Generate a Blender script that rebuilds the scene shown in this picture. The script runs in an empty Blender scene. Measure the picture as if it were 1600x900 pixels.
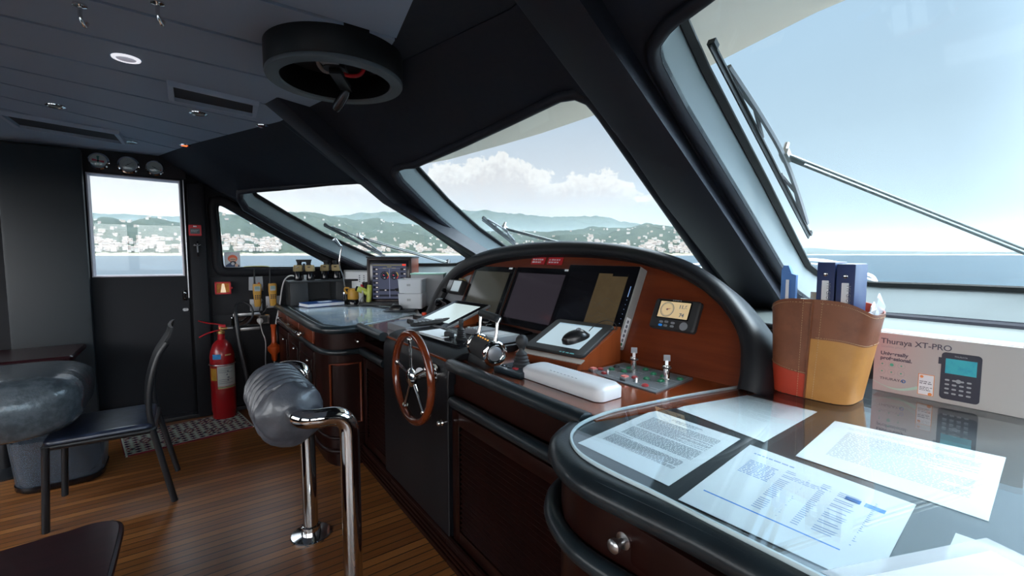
import bpy, bmesh, math, random
from mathutils import Vector, Matrix, noise
from mathutils.geometry import tessellate_polygon, delaunay_2d_cdt
from math import sin, cos, pi, radians, sqrt
random.seed(7)
SC = bpy.context.scene
COL = SC.collection

# ------------------------------------------------------------------ camera, world, sun, exposure
EYE = Vector((0, 0, 1.35))
cam_data = bpy.data.cameras.new('camera'); cam_data.sensor_width = 36.0; cam_data.lens = 36.0*705/1600
cam_data.clip_start = 0.02; cam_data.clip_end = 60000
cam = bpy.data.objects.new('camera', cam_data); COL.objects.link(cam)
YAW, PITCH = radians(35.7), radians(4.22)
fw = Vector((sin(YAW)*cos(PITCH), cos(YAW)*cos(PITCH), -sin(PITCH)))
cam.location = EYE; cam.rotation_euler = fw.to_track_quat('-Z', 'Y').to_euler()
SC.camera = cam
SC.view_settings.view_transform = 'Standard'; SC.view_settings.look = 'None'
SC.view_settings.gamma = 1.0; SC.view_settings.exposure = 0.0; SC.view_settings.use_curve_mapping = False
SUN_DIR = Vector((0.15, -0.62, 0.77)).normalized()      # towards the sun
sun_data = bpy.data.lights.new('sun', 'SUN'); sun_data.energy = 1.6; sun_data.angle = radians(0.6); sun_data.color = (1, .96, .9)
sun = bpy.data.objects.new('sun', sun_data); COL.objects.link(sun)
sun.rotation_euler = SUN_DIR.to_track_quat('Z', 'Y').to_euler(); sun.location = (0, 0, 30)

def lin(c): return c/12.92 if c <= .04045 else ((c+.055)/1.055)**2.4
def rgb(r, g, b): return (lin(r/255), lin(g/255), lin(b/255), 1)

class NT:
    """small helper to wire nodes"""
    def __init__(s, tree): s.t = tree; s.n = tree.nodes; s.l = tree.links
    def new(s, kind, **kw):
        n = s.n.new(kind)
        for k, v in kw.items(): setattr(n, k, v)
        return n
    def put(s, sock, v):
        if isinstance(v, bpy.types.NodeSocket): s.l.new(v, sock)
        elif v is not None: sock.default_value = v
    def math(s, op, a, b=None, c=None, clamp=False):
        n = s.new('ShaderNodeMath', operation=op, use_clamp=clamp)
        s.put(n.inputs[0], a)
        if b is not None: s.put(n.inputs[1], b)
        if c is not None: s.put(n.inputs[2], c)
        return n.outputs[0]
    def smooth(s, x, a, b):
        n = s.new('ShaderNodeMapRange', interpolation_type='SMOOTHSTEP')
        s.put(n.inputs['Value'], x); s.put(n.inputs['From Min'], a); s.put(n.inputs['From Max'], b)
        return n.outputs[0]
    def mix(s, f, a, b, blend='MIX'):
        n = s.new('ShaderNodeMix', data_type='RGBA', blend_type=blend)
        s.put(n.inputs[0], f); s.put(n.inputs[6], a); s.put(n.inputs[7], b)
        return n.outputs[2]
    def ramp(s, x, stops, mode='LINEAR'):
        n = s.new('ShaderNodeValToRGB'); n.color_ramp.interpolation = mode
        e = n.color_ramp.elements
        while len(e) < len(stops): e.new(1)
        for i, (p, c) in enumerate(stops): e[i].position = p; e[i].color = c if len(c) == 4 else (*c, 1)
        s.put(n.inputs[0], x); return n.outputs[0]
    def noise(s, vec, scale, detail=4, rough=.55, dim='3D'):
        n = s.new('ShaderNodeTexNoise', noise_dimensions=dim)
        if vec is not None: s.l.new(vec, n.inputs['Vector'])
        n.inputs['Scale'].default_value = scale; n.inputs['Detail'].default_value = detail; n.inputs['Roughness'].default_value = rough
        return n.outputs[0]
    def combine(s, x, y, z):
        n = s.new('ShaderNodeCombineXYZ'); s.put(n.inputs[0], x); s.put(n.inputs[1], y); s.put(n.inputs[2], z); return n.outputs[0]

def build_world():
    w = bpy.data.worlds.new('sky'); SC.world = w; w.use_nodes = True
    T = NT(w.node_tree); T.n.clear()
    tc = T.new('ShaderNodeTexCoord'); sp = T.new('ShaderNodeSeparateXYZ'); T.l.new(tc.outputs['Generated'], sp.inputs[0])
    X, Y, Z = sp.outputs
    az = T.math('MULTIPLY', T.math('ARCTAN2', X, Y), 180/pi)
    el = T.math('MULTIPLY', T.math('ARCSINE', Z), 180/pi)
    # blue deepens with height and towards the bow
    e01 = T.math('DIVIDE', el, 60, clamp=True)
    left = T.ramp(e01, [(0, rgb(238, 234, 236)), (.12, rgb(240, 240, 243)), (.4, rgb(225, 232, 242)), (1, rgb(170, 200, 235))])
    mid = T.ramp(e01, [(0, rgb(222, 225, 232)), (.1, rgb(222, 225, 232)), (.28, rgb(196, 214, 233)), (1, rgb(150, 190, 232))])
    right = T.ramp(e01, [(0, rgb(182, 208, 222)), (.12, rgb(196, 222, 240)), (.4, rgb(188, 220, 246)), (1, rgb(140, 190, 238))])
    c = T.mix(T.smooth(az, 3, 18), left, mid)
    c = T.mix(T.smooth(az, 45, 62), c, right)
    # cumulus bank
    u = T.math('DIVIDE', T.math('SUBTRACT', az, 20), 40)
    top = T.ramp(u, [(0, (.42,)*3), (.10, (.44,)*3), (.20, (.46,)*3), (.30, (.505,)*3), (.37, (.52,)*3), (.45, (.45,)*3), (.52, (.40,)*3), (.60, (.415,)*3), (.69, (.41,)*3), (.76, (.34,)*3), (.83, (.29,)*3), (.88, (.22,)*3), (1, (.0,)*3)])
    v = T.combine(az, el, 0)
    n1 = T.noise(v, .42, 6, .6); n2 = T.noise(v, 1.6, 5, .6)
    edge = T.math('ADD', T.math('MULTIPLY', top, 24), T.math('MULTIPLY', T.math('SUBTRACT', n1, .5), 5.2))
    edge = T.math('ADD', edge, T.math('MULTIPLY', T.math('SUBTRACT', n2, .5), 1.3))
    m = T.smooth(T.math('SUBTRACT', edge, el), -.12, .35)
    base = T.smooth(T.math('ADD', el, T.math('MULTIPLY', T.math('SUBTRACT', n1, .5), 4)), 5.0, 9.0)
    mask = T.math('MULTIPLY', m, base)
    d = T.math('POWER', T.math('SUBTRACT', az, 51.6), 2); d = T.math('ADD', T.math('MULTIPLY', d, .55), T.math('POWER', T.math('MULTIPLY', T.math('SUBTRACT', el, 6.7), 2.2), 2))
    puff = T.smooth(T.math('ADD', d, T.math('MULTIPLY', n2, 2)), 2.4, 1.2)
    mask = T.math('MAXIMUM', mask, T.math('MULTIPLY', puff, .8))
    shade = T.smooth(T.math('ADD', T.math('SUBTRACT', edge, el), T.math('MULTIPLY', T.math('SUBTRACT', n2, .5), 3)), .3, 3.4)
    cc = T.mix(shade, rgb(252, 251, 251), rgb(226, 224, 228))
    c = T.mix(T.math('MULTIPLY', mask, .95), c, cc)
    # sky brightened above, abeam and behind the view as added fill for the cabin
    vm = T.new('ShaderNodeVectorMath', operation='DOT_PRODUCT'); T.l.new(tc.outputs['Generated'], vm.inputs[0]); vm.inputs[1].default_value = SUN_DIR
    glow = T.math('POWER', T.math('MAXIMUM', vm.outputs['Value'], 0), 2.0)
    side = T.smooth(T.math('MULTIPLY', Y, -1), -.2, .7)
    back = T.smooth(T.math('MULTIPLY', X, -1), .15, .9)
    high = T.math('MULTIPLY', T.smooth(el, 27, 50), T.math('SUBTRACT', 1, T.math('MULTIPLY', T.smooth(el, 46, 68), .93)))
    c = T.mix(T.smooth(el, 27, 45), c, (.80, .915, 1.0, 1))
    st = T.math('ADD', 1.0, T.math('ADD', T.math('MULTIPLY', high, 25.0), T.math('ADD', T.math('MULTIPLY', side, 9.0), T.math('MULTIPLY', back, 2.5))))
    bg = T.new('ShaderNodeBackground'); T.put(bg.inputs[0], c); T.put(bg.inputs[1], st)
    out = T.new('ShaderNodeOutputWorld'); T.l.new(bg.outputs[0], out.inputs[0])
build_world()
SC.cycles.max_bounces = 10; SC.cycles.diffuse_bounces = 6; SC.cycles.transparent_max_bounces = 24
SC.cycles.glossy_bounces = 5; SC.cycles.sample_clamp_indirect = 6; SC.cycles.volume_bounces = 0

# ------------------------------------------------------------------ materials
MATS = {}
def mat(name, color, rough=.5, metal=0, coat=0, spec=.5, emit=None, estr=1, alpha=None, bump=None, vary=None, sheen=0):
    """bump=(scale, strength, distance); vary=(scale, second colour, amount)"""
    if name in MATS: return MATS[name]
    m = bpy.data.materials.new(name); m.use_nodes = True; T = NT(m.node_tree)
    p = T.n['Principled BSDF']; m.diffuse_color = (*color[:3], 1)
    col = (*color[:3], 1)
    tc = T.new('ShaderNodeTexCoord').outputs['Object']
    if vary:
        f = T.noise(tc, vary[0], 5, .6); f = T.smooth(f, .35, .65)
        f = T.math('MULTIPLY', f, vary[2]); col = T.mix(f, col, (*vary[1][:3], 1))
    T.put(p.inputs['Base Color'], col)
    p.inputs['Roughness'].default_value = rough; p.inputs['Metallic'].default_value = metal
    p.inputs['Coat Weight'].default_value = coat; p.inputs['Coat Roughness'].default_value = .08
    p.inputs['Specular IOR Level'].default_value = spec
    p.inputs['Sheen Weight'].default_value = sheen
    if emit: p.inputs['Emission Color'].default_value = (*emit[:3], 1); p.inputs['Emission Strength'].default_value = estr
    if alpha is not None: p.inputs['Alpha'].default_value = alpha
    if bump:
        b = T.new('ShaderNodeBump'); b.inputs['Strength'].default_value = bump[1]; b.inputs['Distance'].default_value = bump[2]
        T.l.new(T.noise(tc, bump[0], 4, .6), b.inputs['Height']); T.l.new(b.outputs[0], p.inputs['Normal'])
    MATS[name] = m; return m

def wood(name, c1, c2, stretch=(1, 14, 14), scale=3.0, rough=.3, coat=.6, spec=.35):
    m = bpy.data.materials.new(name); m.use_nodes = True; T = NT(m.node_tree); p = T.n['Principled BSDF']
    tc = T.new('ShaderNodeTexCoord').outputs['Object']
    mp = T.new('ShaderNodeMapping'); T.l.new(tc, mp.inputs[0]); mp.inputs['Scale'].default_value = stretch
    a = T.noise(mp.outputs[0], scale, 6, .65); b = T.noise(tc, 2.2, 3, .5)
    f = T.math('ADD', T.math('MULTIPLY', a, .7), T.math('MULTIPLY', b, .3))
    c = T.mix(T.smooth(f, .36, .64), (*c1, 1), (*c2, 1)); T.put(p.inputs['Base Color'], c)
    p.inputs['Roughness'].default_value = rough; p.inputs['Coat Weight'].default_value = coat; p.inputs['Coat Roughness'].default_value = .12; p.inputs['Specular IOR Level'].default_value = spec
    bm_ = T.new('ShaderNodeBump'); bm_.inputs['Strength'].default_value = .05; bm_.inputs['Distance'].default_value = .002
    T.l.new(a, bm_.inputs['Height']); T.l.new(bm_.outputs[0], p.inputs['Normal'])
    return m

def clear(name, tint=(1, 1, 1), ior=1.5, rough=0.0, boost=1.0):
    """thin clear sheet: straight-through light plus its own mirror reflection"""
    m = bpy.data.materials.new(name); m.use_nodes = True; T = NT(m.node_tree); T.n.clear()
    tr = T.new('ShaderNodeBsdfTransparent'); tr.inputs[0].default_value = (*tint, 1)
    gl = T.new('ShaderNodeBsdfGlossy'); gl.inputs['Roughness'].default_value = rough; gl.inputs[0].default_value = (1, 1, 1, 1)
    ge = T.new('ShaderNodeNewGeometry'); dp = T.new('ShaderNodeVectorMath', operation='DOT_PRODUCT')
    T.l.new(ge.outputs['Normal'], dp.inputs[0]); T.l.new(ge.outputs['Incoming'], dp.inputs[1])
    cs = T.math('SUBTRACT', 1, T.math('ABSOLUTE', dp.outputs['Value']), clamp=True)
    fz = T.math('ADD', .04, T.math('MULTIPLY', T.math('POWER', cs, 5), .96))
    mx = T.new('ShaderNodeMixShader'); T.put(mx.inputs[0], T.math('MULTIPLY', fz, boost, clamp=True)); T.l.new(tr.outputs[0], mx.inputs[1]); T.l.new(gl.outputs[0], mx.inputs[2])
    o = T.new('ShaderNodeOutputMaterial'); T.l.new(mx.outputs[0], o.inputs[0]); return m

def frosted(name, color, opacity):
    m = bpy.data.materials.new(name); m.use_nodes = True; T = NT(m.node_tree); p = T.n['Principled BSDF']
    p.inputs['Base Color'].default_value = (*color, 1); p.inputs['Roughness'].default_value = .35; p.inputs['Alpha'].default_value = opacity
    return m

M = dict(
    headliner=mat('dark leather headliner', (.017, .020, .031), .7, bump=(260, .25, .001), vary=(30, (.024, .025, .034), .5), spec=.3),
    plank=mat('slate vinyl ceiling plank', (.29, .375, .50), .6, bump=(300, .2, .001)),
    gap=mat('black gap', (.002, .002, .003), .9, spec=.1),
    beam=mat('dark leather pillar', (.020, .021, .030), .5, bump=(260, .25, .001), spec=.35),
    wallm=mat('black vinyl wall', (.0085, .009, .012), .65, bump=(240, .25, .001), spec=.3),
    reveal=mat('pale grey vinyl reveal', (.17, .20, .21), .6, bump=(200, .15, .001)),
    gasket=mat('black rubber gasket', (.012, .013, .014), .45),
    black=mat('black satin plastic', (.012, .012, .014), .38),
    blackm=mat('black matt plastic', (.02, .02, .022), .6),
    blackgl=mat('black gloss plastic', (.006, .006, .008), .12),
    leather=mat('black glossy leather', (.008, .013, .017), .33, coat=.2, bump=(180, .35, .0012), vary=(9, (.014, .024, .030), .6)),
    pod=mat('black stitched leather', (.006, .0065, .009), .45, bump=(260, .4, .001), spec=.4),
    chrome=mat('polished steel', (.72, .71, .70), .06, 1),
    steel=mat('brushed steel', (.55, .55, .56), .28, 1, bump=(120, .05, .001)),
    alu=mat('grey painted metal', (.30, .31, .33), .4, .6),
    white=mat('white plastic', (.62, .62, .64), .35),
    paper=mat('white paper', (.82, .85, .88), .7),
    ink=mat('printed ink', (.16, .18, .22), .7),
    inkblue=mat('blue ink', (.10, .25, .60), .7),
    red=mat('red enamel', (.34, .007, .011), .3, coat=.25, vary=(6, (.27, .005, .008), .5)),
    redp=mat('red plastic', (.50, .014, .022), .4),
    blue=mat('navy binder card', (.008, .025, .11), .4, bump=(150, .1, .001)),
    blueb=mat('royal blue cover', (.008, .055, .22), .45),
    skyblue=mat('light blue plastic', (.07, .20, .50), .4),
    orange=mat('orange plastic', (.50, .07, .01), .4),
    yellow=mat('amber yellow plastic', (.52, .27, .03), .4, vary=(20, (.45, .23, .03), .5)),
    lime=mat('pale lime plastic', (.45, .50, .09), .4),
    tan=mat('tan rubber armour', (.36, .27, .12), .55, bump=(200, .2, .001)),
    grey=mat('grey plastic', (.22, .23, .25), .45),
    lightgrey=mat('light grey plastic', (.36, .38, .40), .45),
    green=mat('green lens', (.01, .14, .07), .3, emit=(.02, .35, .15), estr=.04),
    redlens=mat('red lens', (.28, .015, .02), .3, emit=(.5, .03, .03), estr=.05),
    pinklens=mat('red push button lens', (.70, .20, .18), .3),
    brown=mat('brown leather', (.165, .048, .018), .5, bump=(90, .25, .0015), vary=(14, (.23, .075, .032), .8)),
    ochre=mat('ochre leather', (.46, .20, .042), .5, bump=(90, .2, .0015), vary=(12, (.40, .165, .035), .8)),
    rust=mat('orange red leather', (.46, .04, .013), .5, bump=(90, .2, .0015), vary=(12, (.40, .032, .011), .8)),
    thread=mat('tan stitching', (.55, .36, .20), .8),
    screen=mat('dark glass screen', (.010, .010, .013), .08, coat=.6),
    gelcoat=mat('cream gelcoat', (.66, .58, .46), .35),
    deck=mat('sun bleached grey deck', (.15, .147, .138), .6),
    cable=mat('white cable', (.55, .55, .55), .5),
    brass=mat('brass', (.7, .5, .2), .3, 1),
)
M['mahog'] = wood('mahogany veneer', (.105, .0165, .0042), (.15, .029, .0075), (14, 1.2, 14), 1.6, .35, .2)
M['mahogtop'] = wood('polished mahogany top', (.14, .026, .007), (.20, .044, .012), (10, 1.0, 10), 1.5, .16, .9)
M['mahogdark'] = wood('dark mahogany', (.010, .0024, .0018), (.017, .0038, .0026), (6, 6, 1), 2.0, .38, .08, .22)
M['wheelwood'] = wood('varnished wheel rim', (.11, .018, .005), (.16, .03, .008), (8, 8, 8), 2.0, .15, 1)
M['wedge'] = wood('orange cherry veneer', (.19, .036, .009), (.25, .055, .014), (8, 8, 1), 2.5, .35, .2)
M['steplid'] = wood('burgundy step wood', (.018, .003, .005), (.03, .006, .008), (1, 8, 8), 2.0, .3, .15)
M['glass'] = clear('window glass', (.97, .985, .98), boost=.4)
M['sheet'] = clear('desk glass', (.96, .99, .995), boost=1.1)
M['lens'] = clear('clear cover', (.98, .98, .98))
M['sheet2'] = clear('chart table glass', (.97, .99, .995), boost=.45)
M['edge'] = mat('polished glass edge', (.55, .68, .72), .15, coat=.5)
M['frost'] = frosted('translucent plastic tub', (.78, .82, .86), .75)
M['smoke'] = frosted('smoky plastic bag', (.10, .12, .15), .55)
M['clearbag'] = frosted('clear plastic pouch', (.8, .85, .9), .35)

def floor_mat():
    m = bpy.data.materials.new('teak and holly floor'); m.use_nodes = True; T = NT(m.node_tree); p = T.n['Principled BSDF']
    tc = T.new('ShaderNodeTexCoord').outputs['Object']; sp = T.new('ShaderNodeSeparateXYZ'); T.l.new(tc, sp.inputs[0])
    y = T.math('DIVIDE', sp.outputs[1], .0505); fr = T.math('FRACT', y); idx = T.math('FLOOR', y)
    line = T.math('LESS_THAN', fr, .11)
    wn = T.new('ShaderNodeTexWhiteNoise', noise_dimensions='1D'); T.l.new(idx, wn.inputs['W'])
    mp = T.new('ShaderNodeMapping'); T.l.new(tc, mp.inputs[0]); mp.inputs['Scale'].default_value = (1.2, 26, 1)
    g = T.noise(mp.outputs[0], 3, 6, .65)
    f = T.math('ADD', T.math('MULTIPLY', g, .6), T.math('MULTIPLY', wn.outputs['Value'], .4))
    c = T.mix(T.smooth(f, .25, .75), (.19, .062, .017, 1), (.36, .135, .036, 1))
    c = T.mix(line, c, (.012, .008, .007, 1)); T.put(p.inputs['Base Color'], c)
    r = T.math('ADD', .25, T.math('MULTIPLY', T.noise(tc, 3.5, 4), .16)); T.put(p.inputs['Roughness'], r)
    p.inputs['Coat Weight'].default_value = .15; p.inputs['Coat Roughness'].default_value = .2
    b = T.new('ShaderNodeBump'); b.inputs['Strength'].default_value = .25; b.inputs['Distance'].default_value = .002
    T.put(b.inputs['Height'], T.math('SUBTRACT', g, T.math('MULTIPLY', line, 2))); T.l.new(b.outputs[0], p.inputs['Normal'])
    return m
M['floor'] = floor_mat()

def rug_mat():
    m = bpy.data.materials.new('woven kilim rug'); m.use_nodes = True; T = NT(m.node_tree); p = T.n['Principled BSDF']
    tc = T.new('ShaderNodeTexCoord').outputs['Object']; sp = T.new('ShaderNodeSeparateXYZ'); T.l.new(tc, sp.inputs[0])
    x, y = sp.outputs[0], sp.outputs[1]
    def tri(v, per): return T.math('MULTIPLY', T.math('PINGPONG', T.math('DIVIDE', v, per/2), 1), 1)
    big = T.math('ADD', tri(x, .26), tri(y, .26))                        # large diamonds
    small = T.math('ADD', tri(x, .052), tri(y, .052))
    cream, redc, navy, sage = rgb(196, 202, 190), rgb(120, 24, 42), rgb(34, 34, 62), rgb(120, 140, 128)
    c1 = T.ramp(T.math('DIVIDE', small, 2), [(0, navy), (.3, redc), (.44, cream), (.62, sage), (.75, cream)], 'CONSTANT')
    c2 = T.ramp(T.math('DIVIDE', small, 2), [(0, redc), (.28, cream), (.5, redc), (.7, navy)], 'CONSTANT')
    sel = T.ramp(T.math('DIVIDE', big, 2), [(0, (1, 1, 1, 1)), (.22, (0, 0, 0, 1)), (.74, (1, 1, 1, 1))], 'CONSTANT')
    c = T.mix(sel, c1, c2)
    ax = T.math('ABSOLUTE', y); ex = T.math('ABSOLUTE', x)
    brd = T.math('MAXIMUM', T.math('GREATER_THAN', ax, .232), T.math('GREATER_THAN', ex, .385))
    c = T.mix(brd, c, redc)
    w = T.math('MAXIMUM', T.math('MULTIPLY', T.math('GREATER_THAN', ax, .222), T.math('LESS_THAN', ax, .232)), T.math('MULTIPLY', T.math('GREATER_THAN', ex, .375), T.math('LESS_THAN', ex, .385)))
    c = T.mix(w, c, cream); T.put(p.inputs['Base Color'], c); p.inputs['Roughness'].default_value = .95
    b = T.new('ShaderNodeBump'); b.inputs['Strength'].default_value = .5; b.inputs['Distance'].default_value = .002
    T.l.new(T.noise(tc, 400, 2), b.inputs['Height']); T.l.new(b.outputs[0], p.inputs['Normal'])
    return m
M['rug'] = rug_mat()

# ------------------------------------------------------------------ geometry helpers
V = Vector
def basis(d, up=None):
    d = V(d).normalized(); up = V(up) if up else (V((0, 0, 1)) if abs(d.z) < .9 else V((1, 0, 0)))
    a = up.cross(d).normalized(); return a, d.cross(a).normalized(), d
def rrect(w, h, r, n=5, cx=0, cy=0):
    pts = []
    for sx, sy, a0 in ((1, 1, 0), (-1, 1, 90), (-1, -1, 180), (1, -1, 270)):
        for i in range(n+1):
            a = radians(a0+90*i/n); pts.append((cx+sx*(w/2-r)+r*cos(a), cy+sy*(h/2-r)+r*sin(a)))
    return pts
def circle(r, n=24, cx=0, cy=0): return [(cx+r*cos(2*pi*i/n), cy+r*sin(2*pi*i/n)) for i in range(n)]
def catmull(P, n=6):
    P = [V(p) for p in P]; out = []
    for i in range(len(P)-1):
        a, b, c, d = P[max(i-1, 0)], P[i], P[i+1], P[min(i+2, len(P)-1)]
        for k in range(n):
            t = k/n; out.append(.5*((2*b)+(c-a)*t+(2*a-5*b+4*c-d)*t*t+(3*b-a-3*c+d)*t**3))
    out.append(P[-1]); return out
def round_path(P, r, n=5):
    P = [V(p) for p in P]; out = [P[0]]
    for i in range(1, len(P)-1):
        a, b, c = P[i-1], P[i], P[i+1]; rr = min(r, (a-b).length*.48, (c-b).length*.48)
        p0 = b+(a-b).normalized()*rr; p1 = b+(c-b).normalized()*rr
        for k in range(n+1):
            t = k/n; out.append((1-t)**2*p0+2*t*(1-t)*b+t*t*p1)
    out.append(P[-1]); return out

class G:
    """collects shapes, then links them as ONE mesh"""
    def __init__(s): s.v = []; s.f = []; s.m = []; s.mi = 0
    def add(s, vs, fs):
        o = len(s.v); s.v += [tuple(p) for p in vs]; s.f += [tuple(i+o for i in f) for f in fs]; s.m += [s.mi]*len(fs); return s
    def box(s, x0, x1, y0, y1, z0, z1, b=0): return s.obox(((x0+x1)/2, (y0+y1)/2, (z0+z1)/2), (abs(x1-x0), abs(y1-y0), abs(z1-z0)), b=b)
    def obox(s, c, size, R=None, b=0):
        bm = bmesh.new(); bmesh.ops.create_cube(bm, size=1)
        for v in bm.verts: v.co = V((v.co.x*size[0], v.co.y*size[1], v.co.z*size[2]))
        if b: bmesh.ops.bevel(bm, geom=bm.edges[:], offset=min(b, min(size)*.45), segments=2, affect='EDGES', profile=.6)
        R = R or Matrix.Identity(3); bm.verts.index_update()
        s.add([R @ v.co+V(c) for v in bm.verts], [[v.index for v in f.verts] for f in bm.faces]); bm.free(); return s
    def tube(s, P, r, n=12, closed=False, cap=True, flat=1.0, up=None):
        P = [V(p) for p in P]; N = len(P); rs = r if isinstance(r, (list, tuple)) else [r]*N; vs = []; fs = []; a = None
        for i in range(N):
            if closed: d = (P[(i+1) % N]-P[i-1])
            else: d = P[min(i+1, N-1)]-P[max(i-1, 0)]
            d = d.normalized() if d.length else V((0, 0, 1))
            if up is not None: a, b, _ = basis(d, up)
            elif a is None: a, b, _ = basis(d)
            else:
                a = (a-d*a.dot(d)).normalized(); b = d.cross(a)
            for k in range(n):
                t = 2*pi*k/n; vs.append(P[i]+a*cos(t)*rs[i]+b*sin(t)*rs[i]*flat)
        for i in range(N if closed else N-1):
            for k in range(n):
                j = (i+1) % N; fs.append((i*n+k, i*n+(k+1) % n, j*n+(k+1) % n, j*n+k))
        if cap and not closed: fs.append(tuple(range(n-1, -1, -1))); fs.append(tuple((N-1)*n+k for k in range(n)))
        return s.add(vs, fs)
    def cyl(s, p0, p1, r, n=24, r2=None): return s.tube([p0, p1], [r, r if r2 is None else r2], n)
    def lathe(s, prof, org=(0, 0, 0), axis=(0, 0, 1), n=32, cap=True):
        """prof: (radius, height) pairs along axis"""
        a, b, d = basis(axis); o = V(org); vs = []; fs = []
        for (r, h) in prof:
            for k in range(n):
                t = 2*pi*k/n; vs.append(o+d*h+(a*cos(t)+b*sin(t))*max(r, 1e-5))
        for i in range(len(prof)-1):
            for k in range(n): fs.append((i*n+k, i*n+(k+1) % n, (i+1)*n+(k+1) % n, (i+1)*n+k))
        if cap: fs.append(tuple(range(n-1, -1, -1))); fs.append(tuple((len(prof)-1)*n+k for k in range(n)))
        return s.add(vs, fs)
    def sph(s, c, r, n=16, sc=(1, 1, 1), R=None):
        vs = []; fs = []; m = n//2; c = V(c); R = R or Matrix.Identity(3)
        for i in range(m+1):
            ph = pi*i/m
            for k in range(n):
                t = 2*pi*k/n; vs.append(c+R @ V((r*sin(ph)*cos(t)*sc[0], r*sin(ph)*sin(t)*sc[1], r*cos(ph)*sc[2])))
        for i in range(m):
            for k in range(n): fs.append((i*n+k, (i+1)*n+k, (i+1)*n+(k+1) % n, i*n+(k+1) % n))
        return s.add(vs, fs)
    def prism(s, pts, vec):
        """closed polygon of 3D points swept along vec, capped"""
        P = [V(p) for p in pts]; n = len(P); vec = V(vec)
        tri = tessellate_polygon([P]); fs = [t for t in tri]+[(t[2]+n, t[1]+n, t[0]+n) for t in tri]
        fs += [(i, (i+1) % n, (i+1) % n+n, i+n) for i in range(n)]
        return s.add(P+[p+vec for p in P], fs)
    def plate(s, pts2, o, ax, ay, t, b=0):
        """2D outline on the plane (o, ax, ay), thickness t along ax x ay, optional small chamfer"""
        o, ax, ay = V(o), V(ax).normalized(), V(ay).normalized(); nz = ax.cross(ay)
        P = [o+ax*x+ay*y for x, y in pts2]
        if not b: return s.prism(P, nz*t)
        cx = sum(p[0] for p in pts2)/len(pts2); cy = sum(p[1] for p in pts2)/len(pts2)
        w = max(abs(p[0]-cx) for p in pts2); h = max(abs(p[1]-cy) for p in pts2); kx, ky = 1-b/w, 1-b/h
        Q = [o+ax*(cx+(x-cx)*kx)+ay*(cy+(y-cy)*ky) for x, y in pts2]; n = len(P)
        vs = P+[p+nz*(t-b) for p in P]+[q+nz*t for q in Q]
        fs = [(k*n+i, k*n+(i+1) % n, (k+1)*n+(i+1) % n, (k+1)*n+i) for k in (0, 1) for i in range(n)]
        tri = tessellate_polygon([P]); fs += [tuple(i for i in t) for t in tri]+[tuple(2*n+i for i in t) for t in tri]
        return s.add(vs, fs)
    def holed(s, outer, holes, vec=None, flat=None):
        """polygon with holes; vec = thickness; flat(p)->2D used for triangulation"""
        loops = [[V(p) for p in outer]]+[[V(p) for p in h] for h in holes]
        fl = flat or (lambda p: (p.x, p.y))
        A = [p for L in loops for p in L]; n = len(A); F2 = [[V(fl(p)) for p in L] for L in loops]; ed = []; k0 = 0
        for L in loops:
            ed += [(k0+i, k0+(i+1) % len(L)) for i in range(len(L))]; k0 += len(L)
        r_ = delaunay_2d_cdt([q for L in F2 for q in L], ed, [], 0, 1e-6)
        def inside(q, L):
            c_ = False
            for i in range(len(L)):
                a_, b_ = L[i-1], L[i]
                if (a_.y > q.y) != (b_.y > q.y) and q.x < (b_.x-a_.x)*(q.y-a_.y)/(b_.y-a_.y)+a_.x: c_ = not c_
            return c_
        tri = []
        for t in r_[2]:
            ids = [r_[3][i][0] for i in t]; q = (r_[0][t[0]]+r_[0][t[1]]+r_[0][t[2]])/3
            if inside(q, F2[0]) and not any(inside(q, L) for L in F2[1:]): tri.append(tuple(ids))
        fs = [tuple(t) for t in tri]; vs = list(A)
        if vec is not None:
            vec = V(vec); vs += [p+vec for p in A]; fs += [(t[2]+n, t[1]+n, t[0]+n) for t in tri]; o = 0
            for L in loops:
                k = len(L); fs += [(o+i, o+(i+1) % k, o+(i+1) % k+n, o+i+n) for i in range(k)]; o += k
        return s.add(vs, fs)
    def loft(s, loops, closed=True, cap=False):
        n = len(loops[0]); vs = [p for L in loops for p in L]; fs = []
        for i in range(len(loops)-1):
            for k in range(n if closed else n-1): fs.append((i*n+k, i*n+(k+1) % n, (i+1)*n+(k+1) % n, (i+1)*n+k))
        if cap: fs.append(tuple(range(n))); fs.append(tuple(range((len(loops)-1)*n+n-1, (len(loops)-1)*n-1, -1)))
        return s.add(vs, fs)
    def obj(s, name, material, parent=None, smooth=35, kind=None, label=None, fixn=True):
        me = bpy.data.meshes.new(name); org = ORG.get(parent.name, V((0, 0, 0))) if parent else V((0, 0, 0))
        me.from_pydata([V(v)-org for v in s.v], [], s.f)
        ms = material if isinstance(material, (list, tuple)) else [material]
        for m_ in ms: me.materials.append(M[m_] if isinstance(m_, str) else m_)
        if len(ms) > 1: me.polygons.foreach_set('material_index', s.m)
        if fixn:
            bm = bmesh.new(); bm.from_mesh(me); bmesh.ops.remove_doubles(bm, verts=bm.verts[:], dist=1e-6)
            bmesh.ops.recalc_face_normals(bm, faces=bm.faces[:]); bm.to_mesh(me); bm.free()
        me.update()
        if smooth:
            me.polygons.foreach_set('use_smooth', [True]*len(me.polygons)); me.set_sharp_from_angle(angle=radians(smooth))
        o = bpy.data.objects.new(name, me); COL.objects.link(o)
        if parent: o.parent = parent; ORG[o.name] = org
        else: ORG[o.name] = V((0, 0, 0))
        if kind: o['kind'] = kind
        if label: o['label'] = label
        return o
ORG = {}
def thing(name, label, cat, loc, group=None):
    o = bpy.data.objects.new(name, None); COL.objects.link(o); o.location = loc; o.empty_display_size = .05
    ORG[o.name] = V(loc); o['label'] = label; o['category'] = cat
    if group: o['group'] = group
    return o
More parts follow.
